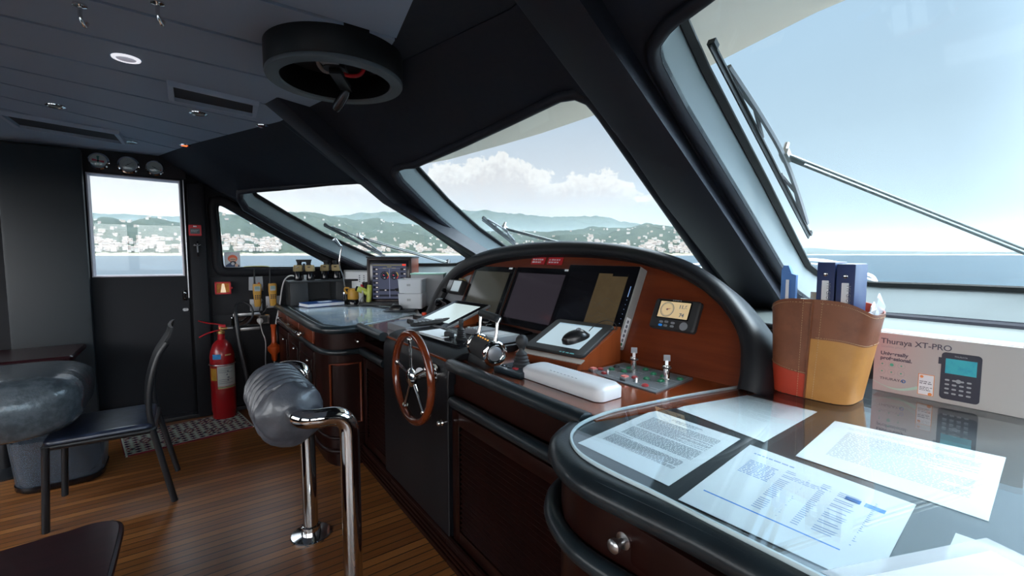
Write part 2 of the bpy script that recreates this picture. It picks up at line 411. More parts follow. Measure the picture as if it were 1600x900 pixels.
def tag(o, label, cat, group=None, kind=None):
    """labels a one-mesh thing and moves its origin to its base"""
    if o.type == 'MESH' and o.parent is None:
        vs = o.data.vertices; xs = [v.co for v in vs]
        c = V(((min(p.x for p in xs)+max(p.x for p in xs))/2, (min(p.y for p in xs)+max(p.y for p in xs))/2, min(p.z for p in xs)))
        o.data.transform(Matrix.Translation(-c)); o.location = c; ORG[o.name] = c
    o['label'] = label; o['category'] = cat
    if group: o['group'] = group
    if kind: o['kind'] = kind
    return o
def kids(o): return [c for c in bpy.data.objects if c.parent == o]
def copy_tree(o, parent=None):
    c = o.copy(); COL.objects.link(c)
    if parent: c.parent = parent
    for ch in kids(o): copy_tree(ch, c)
    return c
def dup(root, loc, label, rotz=0, group=None):
    c = copy_tree(root); c.location = loc; c.rotation_euler = (0, 0, rotz); c['label'] = label
    if group: c['group'] = group
    return c
def text(name, body, size, material, o, ax, ay, parent, align='LEFT', depth=.0003, sx=1.0, bold=0):
    cu = bpy.data.curves.new(name, 'FONT'); cu.body = body; cu.size = size; cu.align_x = align; cu.extrude = depth; cu.offset = bold
    t = bpy.data.objects.new('tmp', cu); COL.objects.link(t); dg = bpy.context.evaluated_depsgraph_get(); dg.update()
    me = bpy.data.meshes.new_from_object(t.evaluated_get(dg)); bpy.data.objects.remove(t)
    ax, ay = V(ax).normalized(), V(ay).normalized(); az = ax.cross(ay)
    org = ORG.get(parent.name, V((0, 0, 0))) if parent else V((0, 0, 0)); o = V(o)
    for v in me.vertices: v.co = o+ax*v.co.x*sx+ay*v.co.y+az*v.co.z-org
    me.materials.clear(); me.materials.append(M[material] if isinstance(material, str) else material); me.name = name
    ob = bpy.data.objects.new(name, me); COL.objects.link(ob)
    if parent: ob.parent = parent; ORG[ob.name] = org
    return ob
def bars(name, rows, size, material, o, ax, ay, parent, seed=1):
    """print too small to read: rows of word-length dashes; rows = list of line lengths"""
    g = G(); rnd = random.Random(seed); o, ax, ay = V(o), V(ax).normalized(), V(ay).normalized()
    for r_, ln in enumerate(rows):
        u = 0; y = -r_*size*1.25
        while u < ln:
            w = min(rnd.uniform(1.2, 3.2)*size*.6, ln-u); k = 0
            while k < w-size*.2:
                g.plate([(u+k, y), (u+k+size*.36, y), (u+k+size*.36, y+size*rnd.choice((.5, .7, .7))), (u+k, y+size*.7)], o, ax, ay, .0003); k += size*.52
            u += w+size*.5
    return g.obj(name, material, parent, 0, fixn=False)
def inset(P2, d):
    n = len(P2); out = []
    area = sum(P2[i][0]*P2[(i+1) % n][1]-P2[(i+1) % n][0]*P2[i][1] for i in range(n)); sg = 1 if area > 0 else -1
    for i in range(n):
        a, b, c = V(P2[i-1]), V(P2[i]), V(P2[(i+1) % n])
        e1 = (b-a).normalized(); e2 = (c-b).normalized()
        n1 = V((-e1.y, e1.x))*sg; n2 = V((-e2.y, e2.x))*sg; m_ = n1+n2
        m_ = m_/max(m_.dot(n1), .5) if m_.length > 1e-6 else n1
        out.append(b+m_*d)
    return out
def in_plane(P3, nrm):
    """returns to2d, to3d for a loop on a plane"""
    o = V(P3[0]); a, b, d = basis(nrm)
    return (lambda p: V(((V(p)-o).dot(a), (V(p)-o).dot(b)))), (lambda q, h=0: o+a*q[0]+b*q[1]+d*h)

# ================================================================== THE SETTING
H0 = 2.12
# floor
G().box(-2.7, 3.0, -2.0, 4.6, -.05, 0).obj('floor', 'floor', kind='structure', smooth=0)
# planes of the raked front: normals and offsets (inner skin / glass)
N1, N2, N3 = V((.588, .809, 1.16)), V((.972, .233, 1.8)), V((1, 0, 1.8))
C1, C2, C3 = 5.751, 4.955, 4.676
W1 = [(0.381, 4.204, 1.832), (0.466, 4.124, 1.845), (0.628, 3.987, 1.858), (0.788, 3.847, 1.875), (0.946, 3.708, 1.892), (1.104, 3.579, 1.902), (1.19, 3.537, 1.887), (1.252, 3.541, 1.853), (1.298, 3.557, 1.819), (1.534, 3.611, 1.661), (1.847, 3.643, 1.481), (2.13, 3.679, 1.31), (2.19, 3.76, 1.22), (2.20, 3.84, 1.165), (2.15, 3.93, 1.127), (2.084, 3.983, 1.123), (1.854, 4.151, 1.123), (1.618, 4.303, 1.136), (1.503, 4.339, 1.169), (1.389, 4.345, 1.225), (0.99, 4.372, 1.41), (0.683, 4.35, 1.58), (0.423, 4.316, 1.733), (0.384, 4.259, 1.793)]
W2 = [(1.059, 2.656, 1.837), (1.048, 2.60, 1.852), (1.060, 2.52, 1.856), (1.089, 2.441, 1.851), (1.134, 2.017, 1.879), (1.168, 1.626, 1.911), (1.184, 1.428, 1.929), (1.192, 1.324, 1.937), (1.211, 1.273, 1.934), (1.241, 1.253, 1.921), (1.286, 1.254, 1.896), (1.882, 1.362, 1.56), (2.398, 1.455, 1.27), (2.70, 1.51, 1.10), (2.745, 1.56, 1.067), (2.755, 1.65, 1.050), (2.62, 2.20, 1.05), (2.46, 2.86, 1.05), (2.41, 2.95, 1.066), (2.33, 2.985, 1.108), (2.075, 2.985, 1.247), (1.744, 2.966, 1.427), (1.433, 2.871, 1.608), (1.109, 2.711, 1.803)]
W3 = [(1.06, .45, 2.009), (1.08, .56, 1.998), (1.102, 0.66, 1.986), (1.114, 0.729, 1.979), (1.118, 0.769, 1.977), (1.131, 0.811, 1.97), (1.152, 0.856, 1.958), (1.173, 0.873, 1.946), (1.205, 0.887, 1.928), (1.258, 0.896, 1.899), (1.376, 0.915, 1.834), (1.572, 0.936, 1.725), (1.949, 0.975, 1.515), (2.324, 1.019, 1.307), (2.61, 1.049, 1.148), (2.689, 1.029, 1.104), (2.75, 0.98, 1.07), (2.781, 0.888, 1.053), (2.789, 0.768, 1.049), (2.782, 0.508, 1.053), (2.782, -.55, 1.053), (2.75, -.65, 1.07), (2.66, -.70, 1.12), (2.5, -.70, 1.21), (1.25, -.62, 1.903), (1.12, -.58, 1.975), (1.06, -.48, 2.009)]
def project(L, nrm, c):
    u = nrm.normalized(); k = c/nrm.length
    return [V(p)+u*(k-V(p).dot(u)) for p in L]
W1, W2, W3 = project(W1, N1, C1), project(W2, N2, C2), project(W3, N3, C3)
# headliner skins between the windows (one mesh per raked wall)
def skin(name, outer, hole, nrm, m='headliner', thick=.02):
    a, b, d = basis(nrm)
    return G().holed(outer, [hole], V(nrm).normalized()*thick, lambda p: (p.dot(a), p.dot(b))).obj(name, m, kind='structure', smooth=25)
JA = [(.47, 2.96, 2.12), (1.2, 3.13, 1.70), (1.9, 3.20, 1.325)]
low12 = (2.50, 3.30, .95)
skin('wall_forward', [(.88, 1.12, 2.12), (.66, 2.1, 2.12)]+JA+[low12, (2.966, 1.42, .95)], W2, N2)
skin('wall_forward', [(.86, 1.20, 2.12), (2.966, 1.46, .95), (2.966, -1.2, .95), (.86, -1.2, 2.12)], W3, N3)
skin('wall_forward', [(-.157, 4.55, 2.12), (.062, 3.91, 2.12)]+JA+[low12, (2.32, 4.0, .95), (1.62, 4.55, .98), (1.42, 4.55, 1.17), (1.03, 4.55, 1.39), (.70, 4.55, 1.58), (.47, 4.55, 1.72), (.33, 4.55, 1.83), (.135, 4.55, 1.925)], W1, N1)
# starboard quarter, mirrored but plain
G().add([(.86, -1.2, 2.12), (2.966, -1.2, .95), (1.6, -2.0, .95), (-.2, -2.0, 2.12)], [(0, 1, 2, 3)]).obj('wall_forward', 'headliner', kind='structure', smooth=0)
# one window: reveal, padded rim, gasket and glass
def window(name, L, nrm, depth, pad=.045):
    nrm = V(nrm).normalized(); to2, to3 = in_plane(L, nrm); P = [to2(p) for p in L]
    root = G(); root.loft([[to3(q) for q in P], [to3(q, depth) for q in P]])
    w = root.obj(name, 'reveal', kind='structure', smooth=50)
    o1, o2 = inset(P, -pad), inset(P, -pad*.5)
    G().loft([[to3(q, .004) for q in P], [to3(q, -.018) for q in inset(P, -.008)], [to3(q, -.024) for q in o2], [to3(q, -.016) for q in inset(P, -pad*.92)], [to3(q, .004) for q in o1]]).obj('rim_padding', 'beam', w, 60)
    g1 = inset(P, .028)
    G().loft([[to3(q, depth-.012) for q in P], [to3(q, depth-.016) for q in inset(P, .006)], [to3(q, depth-.004) for q in g1], [to3(q, depth+.004) for q in g1]]).obj('gasket', 'gasket', w, 40)
    G().holed([to3(q, depth) for q in inset(P, -.01)], [], nrm*.006, lambda p: tuple(to2(p))).obj('glass_pane', 'glass', w, 0)
    return w
window('window_2', W1, N1, .16); window('window_3', W2, N2, .15); window('window_4', W3, N3, .17)
# raked pillars over the joints between the windows
def beam(name, rows):
    """rows of (L1, L2, L3) stations: inner face L1-L2, side face L2-L3, closed behind"""
    L = []
    for a, b, c in rows:
        a, b, c = V(a), V(b), V(c); back = a+(c-b)
        L.append([a, a.lerp(b, .04)-(c-b)*.04, b.lerp(a, .04)-(c-b)*.04, b, c, c+(c-b)*.35, back+(c-b)*.35, back])
    G().loft(L, cap=True).obj(name, 'beam', kind='structure', smooth=30)
def ext(p, q, z):
    p, q = V(p), V(q); t = (z-p.z)/(q.z-p.z); return p+(q-p)*t
A = [((.44, 2.711, 2.073), (.485, 2.564, 2.068), (.593, 2.602, 2.096)), ((1.082, 2.98, 1.691), (1.116, 2.885, 1.685), (1.249, 2.936, 1.698)), ((1.758, 2.944, 1.331), (1.744, 2.82, 1.335), (1.842, 2.859, 1.360))]
A = [tuple(ext(A[1][k], A[0][k], 2.13) for k in range(3))]+A+[tuple(ext(A[1][k], A[2][k], .98) for k in range(3))]
beam('trim_1', A)
B = [((.801, 1.105, 2.086), (.872, .908, 2.022), (.971, .92, 2.058)), ((1.418, 1.184, 1.742), (1.44, .966, 1.706), (1.565, .998, 1.728)), ((1.714, 1.241, 1.575), (1.717, .994, 1.552), (1.858, 1.035, 1.565)), ((2.278, 1.306, 1.262), (2.259, 1.057, 1.251), (2.434, 1.092, 1.245))]
B = [tuple(ext(B[1][k], B[0][k], 2.13) for k in range(3))]+B+[tuple(ext(B[2][k], B[3][k], .98) for k in range(3))]
beam('trim_2', B)
# flat ceiling: fan of planks with dark gaps, ending in a curved front edge
edge = [(-.157, 4.55), (.062, 3.91), (.32, 3.42), (.49, 3.09), (.505, 2.92), (.60, 2.50), (.665, 2.10), (.66, 1.80), (.64, 1.60), (.59, 1.335), (.55, .9), (.5, -2.0)]
def edge_x(y):
    for (x0, y0), (x1, y1) in zip(edge, edge[1:]):
        if y1 <= y <= y0: return x0+(x1-x0)*(y-y0)/(y1-y0)
    return edge[0][0] if y > edge[0][1] else edge[-1][0]
grooves = [((-.487, 3.781), (.025, 4.201)), ((-.442, 3.457), (.172, 3.855)), ((-.401, 3.159), (.311, 3.52)), ((-.357, 2.844), (.49, 3.096)), ((-.313, 2.528), (.428, 2.685)), ((-.269, 2.211), (.324, 2.273)), ((-.214, 1.90), (.276, 1.94))]
grooves += [((-.2, 1.90-.31*k), (.3, 1.93-.33*k)) for k in range(1, 12)]
def gy(g, x):
    (x0, y0), (x1, y1) = g; return y0+(y1-y0)*(x-x0)/(x1-x0)
XA = -2.7
allg = [((-.6, 4.56), (.1, 4.56))]+grooves
GW = .010
def fanx(g, x):      # straight near the helm, levelling out aft
    return gy(g, max(x, -.75))+(min(x, -.75)+.75)*.04 if x < -.75 else gy(g, x)
for g0, g1 in zip(allg, allg[1:]):
    xs = [XA, -1.7, -.75, -.45, -.2]; up, dn = [], []
    for x in xs: up.append((x, fanx(g0, x)-GW)); dn.append((x, fanx(g1, x)+GW))
    def front(g, off):
        lo, hi = -.3, 1.0
        for _ in range(30):
            m_ = (lo+hi)/2
            if m_ < edge_x(gy(g, m_)+off): lo = m_
            else: hi = m_
        return lo, gy(g, lo)+off
    fu, fd = front(g0, -GW), front(g1, GW)
    up = [p for p in up if p[0] < fu[0]-.02]+[fu]; dn = [p for p in dn if p[0] < fd[0]-.02]+[fd]
    mids = [(x, y) for x, y in edge if fd[1]+.03 < y < fu[1]-.03]
    poly = up+mids+dn[::-1]
    G().prism([(x, y, H0) for x, y in poly], (0, 0, .015)).obj('ceiling', 'plank', kind='structure', smooth=0)
G().box(XA, .72, -2.0, 4.6, H0+.056, H0+.08).obj('ceiling', 'gap', kind='structure', smooth=0)
# headliner strip between the plank edge and the raked skins
pts = [(x, y, H0+.003) for x, y in edge]+[(.95, -2.0, H0+.003), (.95, 1.3, H0+.003), (.70, 2.1, H0+.003), (.52, 2.9, H0+.003)]
G().prism(pts, (0, 0, .05)).obj('ceiling', 'headliner', kind='structure', smooth=0)
# port side wall with door window and side window cut out
SW = [(.243, 4.55, 1.262), (.252, 4.55, 1.243), (.275, 4.55, 1.235), (1.02, 4.55, 1.228), (1.085, 4.55, 1.232), (1.10, 4.55, 1.25), (1.085, 4.55, 1.275), (.95, 4.55, 1.352), (.60, 4.55, 1.56), (.285, 4.55, 1.755), (.250, 4.55, 1.772), (.232, 4.55, 1.768), (.225, 4.55, 1.74)]
SW = [V(p) for p in SW]
DW = [(-.575, 4.55, 1.183), (-.02, 4.55, 1.178), (-.02, 4.55, 1.940), (-.575, 4.55, 1.950)]
xz = lambda p: (p.x, p.z)
wall_out = [(-2.7, 4.55, 0), (2.6, 4.55, 0), (2.6, 4.55, .60), (1.75, 4.55, .98), (1.42, 4.55, 1.17), (1.03, 4.55, 1.39), (.70, 4.55, 1.58), (.47, 4.55, 1.72), (.33, 4.55, 1.83), (.135, 4.55, 1.925), (-.157, 4.55, 2.17), (-2.7, 4.55, 2.17)]
AW = [(-1.9, 4.55, 1.15), (-1.1, 4.55, 1.15), (-1.1, 4.55, 1.85), (-1.9, 4.55, 1.85)]
G().holed(wall_out, [SW, DW, AW], (0, .07, 0), xz).obj('wall_port', 'wallm', kind='structure', smooth=20)
w1 = G().loft([SW, [p+V((0, .07, 0)) for p in SW]]).obj('window_1', 'gasket', kind='structure', smooth=40)
s2 = [xz(p) for p in SW]
def w3d(L, y): return [V((q[0], y, q[1])) for q in L]
G().loft([w3d(s2, 4.552), w3d(inset(s2, -.012), 4.53), w3d(inset(s2, -.04), 4.524), w3d(inset(s2, -.065), 4.534), w3d(inset(s2, -.072), 4.552)]).obj('rim_padding', 'wallm', w1, 60)
G().loft([w3d(inset(s2, .0), 4.575), w3d(inset(s2, .009), 4.57), w3d(inset(s2, .009), 4.59)]).obj('metal_trim', 'steel', w1, 40)
G().holed(w3d(s2, 4.592), [], (0, .005, 0), xz).obj('glass_pane', 'glass', w1, 0)
w5 = G().loft([AW, [V(p)+V((0, .07, 0)) for p in AW]]).obj('window_5', 'gasket', kind='structure', smooth=0)
G().box(-1.9, -1.1, 4.6, 4.605, 1.15, 1.85).obj('glass_pane', 'glass', w5, 0)
# the wall's upholstered panels, seams and pillar
p = G(); p.box(.02, .135, 4.49, 4.56, 0, 1.93, .02); p.obj('trim_3', 'wallm', kind='structure')
p = G(); p.box(.15, 1.2, 4.543, 4.556, .845, 1.16, .006); p.box(.15, .80, 4.543, 4.556, .03, .835, .006); p.obj('trim_4', 'wallm', kind='structure')
G().box(-2.7, 2.0, 4.50, 4.56, 0, .03, .004).obj('baseboard_port', 'black', kind='structure')
# door in the port wall
d = G(); d.holed([(-.70, 4.545, .06), (.0, 4.545, .06), (.0, 4.545, 1.965), (-.70, 4.545, 1.975)], [[(-.575, 4.545, 1.183), (-.02, 4.545, 1.178), (-.02, 4.545, 1.94), (-.575, 4.545, 1.95)]], (0, -.025, 0), xz)
door = d.obj('door_1', 'wallm', kind='structure', smooth=20)
dwin = [(-.575, 1.183), (-.02, 1.178), (-.02, 1.94), (-.575, 1.95)]
G().loft([w3d(dwin, 4.515), w3d(inset(dwin, .008), 4.515), w3d(inset(dwin, .014), 4.60), w3d(dwin, 4.60)]).obj('window_frame', mat('pale lilac sealant frame', (.55, .50, .56), .4), door, 0)
G().holed(w3d(dwin, 4.598), [], (0, .005, 0), xz).obj('glass_pane', 'glass', door, 0)
p = G(); p.plate(rrect(.030, .085, .014), (-.027, 4.519, 1.02), (1, 0, 0), (0, 0, 1), .012, .003)
p.plate(rrect(.018, .05, .008), (-.027, 4.506, 1.02), (1, 0, 0), (0, 0, 1), .010, .003); p.obj('door_handle', 'chrome', door)
p = G(); p.plate(rrect(.040, .026, .012), (-.027, 4.519, .905), (1, 0, 0), (0, 0, 1), .012, .003); p.sph((-.027, 4.507, .905), .006, 10); p.obj('lock', 'steel', door)
p = G(); p.box(-.004, .002, 4.512, 4.545, 1.0, 1.945); p.obj('edge_strip', 'steel', door)
p = G(); p.box(-.60, -.015, 4.50, 4.52, .03, .06); p.box(-.73, -.70, 4.48, 4.55, .03, 2.1, .008); p.obj('door_frame', 'wallm', door)
G().box(-1.0, -.58, 4.44, 4.49, .03, 2.10, .02).obj('trim_5', mat('teal grey jamb', (.010, .014, .018), .5), kind='structure')
p = G(); p.box(-.61, .018, 4.515, 4.548, 1.955, 2.118, .004); gp = p.obj('trim_6', mat('dark brown leather fascia', (.016, .012, .014), .6, bump=(240, .2, .001)), kind='structure')
for x in (-.60, .0):
    pass
# remaining room shell behind the camera, with windows that light the cabin
SWd = [(-2.3, -2.0, 1.05), (.4, -2.0, 1.05), (.4, -2.0, 1.95), (-2.3, -2.0, 1.95)]
G().holed([(-2.7, -2.0, 0), (1.75, -2.0, 0), (1.75, -2.0, 1.0), (-.2, -2.0, 2.17), (-2.7, -2.0, 2.17)], [[(-2.3, -2.0, 1.05), (-.9, -2.0, 1.05), (-.9, -2.0, 1.92), (-2.3, -2.0, 1.92)], [(-.75, -2.0, 1.05), (.35, -2.0, 1.05), (.35, -2.0, 1.55), (-.1, -2.0, 1.92), (-.75, -2.0, 1.92)]], (0, -.06, 0), xz).obj('wall_starboard', 'wallm', kind='structure', smooth=0)
w6 = G().box(-2.3, -.9, -2.04, -2.035, 1.05, 1.92).obj('window_6', 'glass', kind='structure', smooth=0)
w7 = G().prism([(-.75, -2.04, 1.05), (.35, -2.04, 1.05), (.35, -2.04, 1.55), (-.1, -2.04, 1.92), (-.75, -2.04, 1.92)], (0, .005, 0)).obj('window_7', 'glass', kind='structure', smooth=0)
yz = lambda p: (p.y, p.z)
G().holed([(-2.7, -2.0, 0), (-2.7, 4.6, 0), (-2.7, 4.6, 2.17), (-2.7, -2.0, 2.17)], [[(-2.7, -1.6, 1.0), (-2.7, .6, 1.0), (-2.7, .6, 1.95), (-2.7, -1.6, 1.95)], [(-2.7, 1.3, .9), (-2.7, 3.6, .9), (-2.7, 3.6, 1.95), (-2.7, 1.3, 1.95)]], (-.06, 0, 0), yz).obj('wall_aft', 'wallm', kind='structure', smooth=0)
G().box(-2.74, -2.735, -1.6, .6, 1.0, 1.95).obj('window_8', 'glass', kind='structure', smooth=0)
G().box(-2.74, -2.735, 1.3, 3.6, .9, 1.95).obj('window_9', 'glass', kind='structure', smooth=0)
# dashboard ledge under the windscreen
led = [(2.08, -1.7, 1.045), (2.08, 1.4, 1.045), (1.98, 2.4, 1.045), (1.82, 3.4, 1.045), (1.45, 4.1, 1.045), (1.30, 4.55, 1.045), (1.70, 4.55, 1.045), (2.3, 4.02, 1.045), (2.52, 3.28, 1.045), (2.86, 1.55, 1.045), (2.86, -1.7, 1.045)]
G().prism(led, (0, 0, -.03)).obj('trim_7', mat('grey green dash vinyl', (.075, .088, .086), .6, bump=(200, .2, .001)), kind='structure', smooth=20)
G().tube(catmull([(2.08, -1.7, 1.033), (2.08, .6, 1.033), (2.075, 1.4, 1.033), (1.98, 2.4, 1.033), (1.82, 3.4, 1.033), (1.45, 4.1, 1.033), (1.30, 4.5, 1.033)], 6), .014, 8).obj('trim_8', 'black', kind='structure')
G().loft([[V((2.10, -1.7, 1.02)), V((2.10, 1.4, 1.02)), V((2.0, 2.4, 1.02)), V((1.84, 3.4, 1.02)), V((1.47, 4.1, 1.02)), V((1.32, 4.55, 1.02))], [V((2.02, -1.7, .70)), V((2.02, 1.4, .70)), V((1.92, 2.4, .70)), V((1.78, 3.4, .70)), V((1.42, 4.1, .70)), V((1.28, 4.55, .70))]], closed=False).obj('trim_9', 'blackm', kind='structure')
# dark bead where the bottom reveal meets the ledge
G().tube([(2.775, 1.0, 1.045), (2.775, -1.2, 1.045)], .022, 10).obj('trim_10', 'beam', kind='structure')

# ================================================================== OUTSIDE
# roof brow over the windows, foredeck
vis_in = [(1.0, -2.0, 2.14), (1.03, 1.3, 2.14), (.86, 2.2, 2.14), (.65, 3.1, 2.14), (.25, 4.2, 2.14)]
vis_out = [(1.75, -2.0, 2.27), (1.92, -.6, 2.28), (2.00, .4, 2.29), (2.05, .8, 2.30), (2.12, 1.08, 2.30), (2.19, 1.35, 2.30), (2.27, 1.8, 2.30), (2.302, 2.25, 2.30), (2.30, 2.8, 2.30), (2.26, 3.3, 2.30), (2.17, 4.1, 2.30), (1.9, 5.0, 2.30), (1.0, 5.6, 2.30), (-2.8, 5.6, 2.30), (-2.8, 4.7, 2.2), (.0, 4.7, 2.14)]
g = G().prism([V(p) for p in vis_out]+[V(p) for p in vis_in[::-1]], (0, 0, .06))
tag(g.obj('roof_brow', 'gelcoat', smooth=25), 'cream overhanging roof brow above the windscreen', 'roof')
g = G(); g.prism([(2.95, -3.2, .25), (3.5, -3.3, .25), (7.0, -2.2, .25), (9.5, 1.3, .25), (7.0, 4.8, .25), (2.0, 5.3, .25), (-3, 5.3, .0), (-3, 4.72, .0), (1.3, 4.72, .25), (2.4, 4.1, .25)], (0, 0, .2))
tag(g.obj('foredeck', 'deck', smooth=0), 'white foredeck below the windscreen outside', 'deck', kind='structure')
del bpy.data.objects['foredeck']['category']
# bow rail
r = thing('bow_rail', 'white metal bow guard rail beyond the starboard windscreen', 'railing', (8, 3.0, .45))
top = catmull([(8, 5.6, 1.10), (8, 5.06, 1.16), (8, 4.48, 1.21), (8, 3.7, 1.27), (8, 3.09, 1.275), (8, 2.75, 1.24), (8, 2.5, 1.175), (8, 2.33, 1.08), (8, 2.2, .97), (8, 2.1, .45)], 5)
G().tube(top, .022, 10).obj('top_rail', 'white', r)
G().tube([p+V((.0, -.02, -.065)) for p in top[6:-6]], .012, 8).obj('mid_rail', 'white', r)
for y, zt in ((4.3, 1.22), (2.72, 1.235)):
    G().cyl((8, y, .45), (8, y, zt), .02, 10).obj('post', 'white', r)
# wipers
def wiper(pa, pb, joint, armto, nrm, label, ribs=3, wid=.012):
    pa, pb, joint, armto = V(pa), V(pb), V(joint), V(armto); u = V(nrm).normalized(); d = (pb-pa).normalized(); sd = u.cross(d).normalized()
    t = thing('windscreen_wiper', label, 'wiper', joint, 'windscreen wipers')
    R = Matrix((d, sd, u)).transposed(); L = (pb-pa).length; mid = (pa+pb)/2
    g = G(); g.obox(mid-u*.018, (L, .006, .016), R); g.obox(mid-u*.006, (L, wid, .007), R); g.obox(mid+u*.003, (L, wid*.5, .008), R)
    g.obox(pa+d*.01, (.03, wid*1.3, .02), R); g.obox(pb-d*.01, (.02, wid*1.2, .02), R); g.obj('blade', 'blackm', t)
    g = G()
    side = sd if sd.dot(armto-joint) > 0 else -sd
    spine = [pa+d*L*.10+side*.006, pa+d*L*.30+side*.030, pa+d*L*.50+side*.042, pa+d*L*.72+side*.028, pa+d*L*.93+side*.006]
    g.tube(catmull([p+u*.010 for p in spine], 5), wid*.55, 6)
    for f0, f1 in ((.16, .40), (.60, .84)):
        g.tube([pa+d*L*f0+u*.004+side*.004, pa+d*L*(f0+f1)/2+side*.022+u*.012, pa+d*L*f1+u*.004+side*.004], wid*.4, 6)
    g.obj('blade_bridge', 'grey', t)
    g = G(); j = pa+d*L*.52+side*.045+u*.02
    g.obox(j, (.06, .035, .03), R, .006); g.cyl(j-d*.02+u*.01, j-d*.02+u*.045, .010, 12); g.obj('joint', 'steel', t)
    g = G(); ad = (armto-j).normalized(); o2 = ad.cross(u)*.011
    g.tube([j+o2, armto+o2], .006, 8); g.tube([j-o2, armto-o2], .0075, 8); g.obox(j+ad*.05, (.06, .03, .012), Matrix((ad, o2.normalized(), u)).transposed(), .003); g.obj('arm', mat('grey green wiper steel', (.13, .15, .15), .35, .5), t)
    g = G(); g.cyl(armto-u*.03, armto+u*.03, .022, 16); g.obj('pivot', 'black', t)
    return t
wiper((1.428, .864, 2.045), (2.497, .961, 1.451), (1.849, .831, 1.811), (2.86, .10, 1.255), N3, 'large windscreen wiper outside the starboard window, held by a twin chrome arm', wid=.020)
wiper((1.827, 2.915, 1.629), (2.16, 2.96, 1.445), (2.052, 2.899, 1.51), (2.62, 2.0, 1.27), N2, 'windscreen wiper at the lower left corner of the centre window')
wiper((1.038, 4.394, 1.631), (1.607, 4.402, 1.337), (1.426, 4.391, 1.437), (2.151, 4.109, 1.266), N1, 'windscreen wiper outside the port corner window')
# sea
def sea_mat():
    m = bpy.data.materials.new('sea water'); m.use_nodes = True; T = NT(m.node_tree); p = T.n['Principled BSDF']
    tc = T.new('ShaderNodeTexCoord').outputs['Object']; sp = T.new('ShaderNodeSeparateXYZ'); T.l.new(tc, sp.inputs[0])
    a = T.noise(tc, .35, 6, .65); b = T.noise(tc, .02, 4, .6); f = T.math('ADD', T.math('MULTIPLY', a, .65), T.math('MULTIPLY', b, .35))
    c = T.mix(T.smooth(f, .38, .62), rgb(10, 26, 36), rgb(22, 42, 52)); T.put(p.inputs['Base Color'], c)
    p.inputs['Roughness'].default_value = .30; p.inputs['IOR'].default_value = 1.33; p.inputs['Specular IOR Level'].default_value = .25
    bp = T.new('ShaderNodeBump'); bp.inputs['Strength'].default_value = .5; bp.inputs['Distance'].default_value = .35
    T.put(bp.inputs['Height'], T.math('ADD', T.noise(tc, .6, 6, .7), T.noise(tc, .12, 3, .6))); T.l.new(bp.outputs[0], p.inputs['Normal'])
    return m
g = G().prism([(40000*sin(2*pi*k/48), 40000*cos(2*pi*k/48), -2.5) for k in range(48)][::-1], (0, 0, -1))
o = g.obj('sea', sea_mat(), kind='structure', smooth=0); o.name = 'sea'
# coast: ridges as terrain in polar strips, with a hillside town
def interp(T_, a):
    if a <= T_[0][0]: return T_[0][1]
    for (a0, v0), (a1, v1) in zip(T_, T_[1:]):
        if a0 <= a <= a1: t = (a-a0)/(a1-a0); t = t*t*(3-2*t); return v0+(v1-v0)*t
    return T_[-1][1]
near = [(-25, 3.2), (-7.2, 3.35), (-6.1, 3.59), (-4.5, 3.25), (-2.5, 3.59), (-.3, 3.31), (1.5, 3.9), (3.1, 4.52), (4.6, 4.39), (6.3, 3.75), (8, 4.2), (10.2, 4.91), (12.8, 4.72), (14.9, 4.42), (17, 4.2), (19.2, 4.4), (20.7, 3.95), (22.6, 3.9), (27.7, 2.7), (30.9, 2.8), (35.5, 3.2), (39.7, 2.85), (42.7, 3.0), (45.8, 3.45), (49.4, 3.35), (52.4, 3.8), (55.6, 3.35), (57.2, 2.4), (60, 1.0), (62, .3), (66, .05), (120, 0)]
mid_ = [(-25, 2.0), (-5, 2.4), (5, 2.9), (10, 2.6), (14, 3.1), (18, 2.3), (22, 2.7), (27, 1.6), (33, 2.0), (40, 1.7), (45, 2.2), (50, 1.7), (55, 2.1), (58, 1.3), (61, .2), (120, 0)]
far = [(-25, 3.5), (0, 3.9), (10, 4.0), (15.3, 4.65), (17.9, 5.03), (22.3, 5.29), (27.7, 5.54), (30.9, 5.58), (36.3, 5.2), (40.3, 4.79), (46.8, 4.79), (49.4, 3.98), (54.4, 3.27), (60, 1.69), (64, .9), (68.8, .74), (72.5, .45), (79.3, .29), (90, .2), (130, .15)]
def land_mat(name, c1, c2, c3):
    m = bpy.data.materials.new(name); m.use_nodes = True; T = NT(m.node_tree); p = T.n['Principled BSDF']
    tc = T.new('ShaderNodeTexCoord').outputs['Object']; sp = T.new('ShaderNodeSeparateXYZ'); T.l.new(tc, sp.inputs[0])
    a = T.noise(tc, .006, 7, .65); b = T.noise(tc, .03, 5, .7); f = T.math('ADD', T.math('MULTIPLY', a, .55), T.math('MULTIPLY', b, .45))
    c = T.ramp(f, [(.38, c1), (.5, c2), (.60, c2), (.66, c3)])
    shore = T.smooth(T.math('SUBTRACT', sp.outputs[2], T.math('MULTIPLY', b, 22)), 1, -6)
    c = T.mix(shore, c, rgb(95, 90, 78)); T.put(p.inputs['Base Color'], c); p.inputs['Roughness'].default_value = 1; p.inputs['Specular IOR Level'].default_value = 0
    return m
LG = land_mat('wooded hillside', rgb(22, 28, 24), rgb(36, 41, 35), rgb(64, 62, 55))
HT = {}
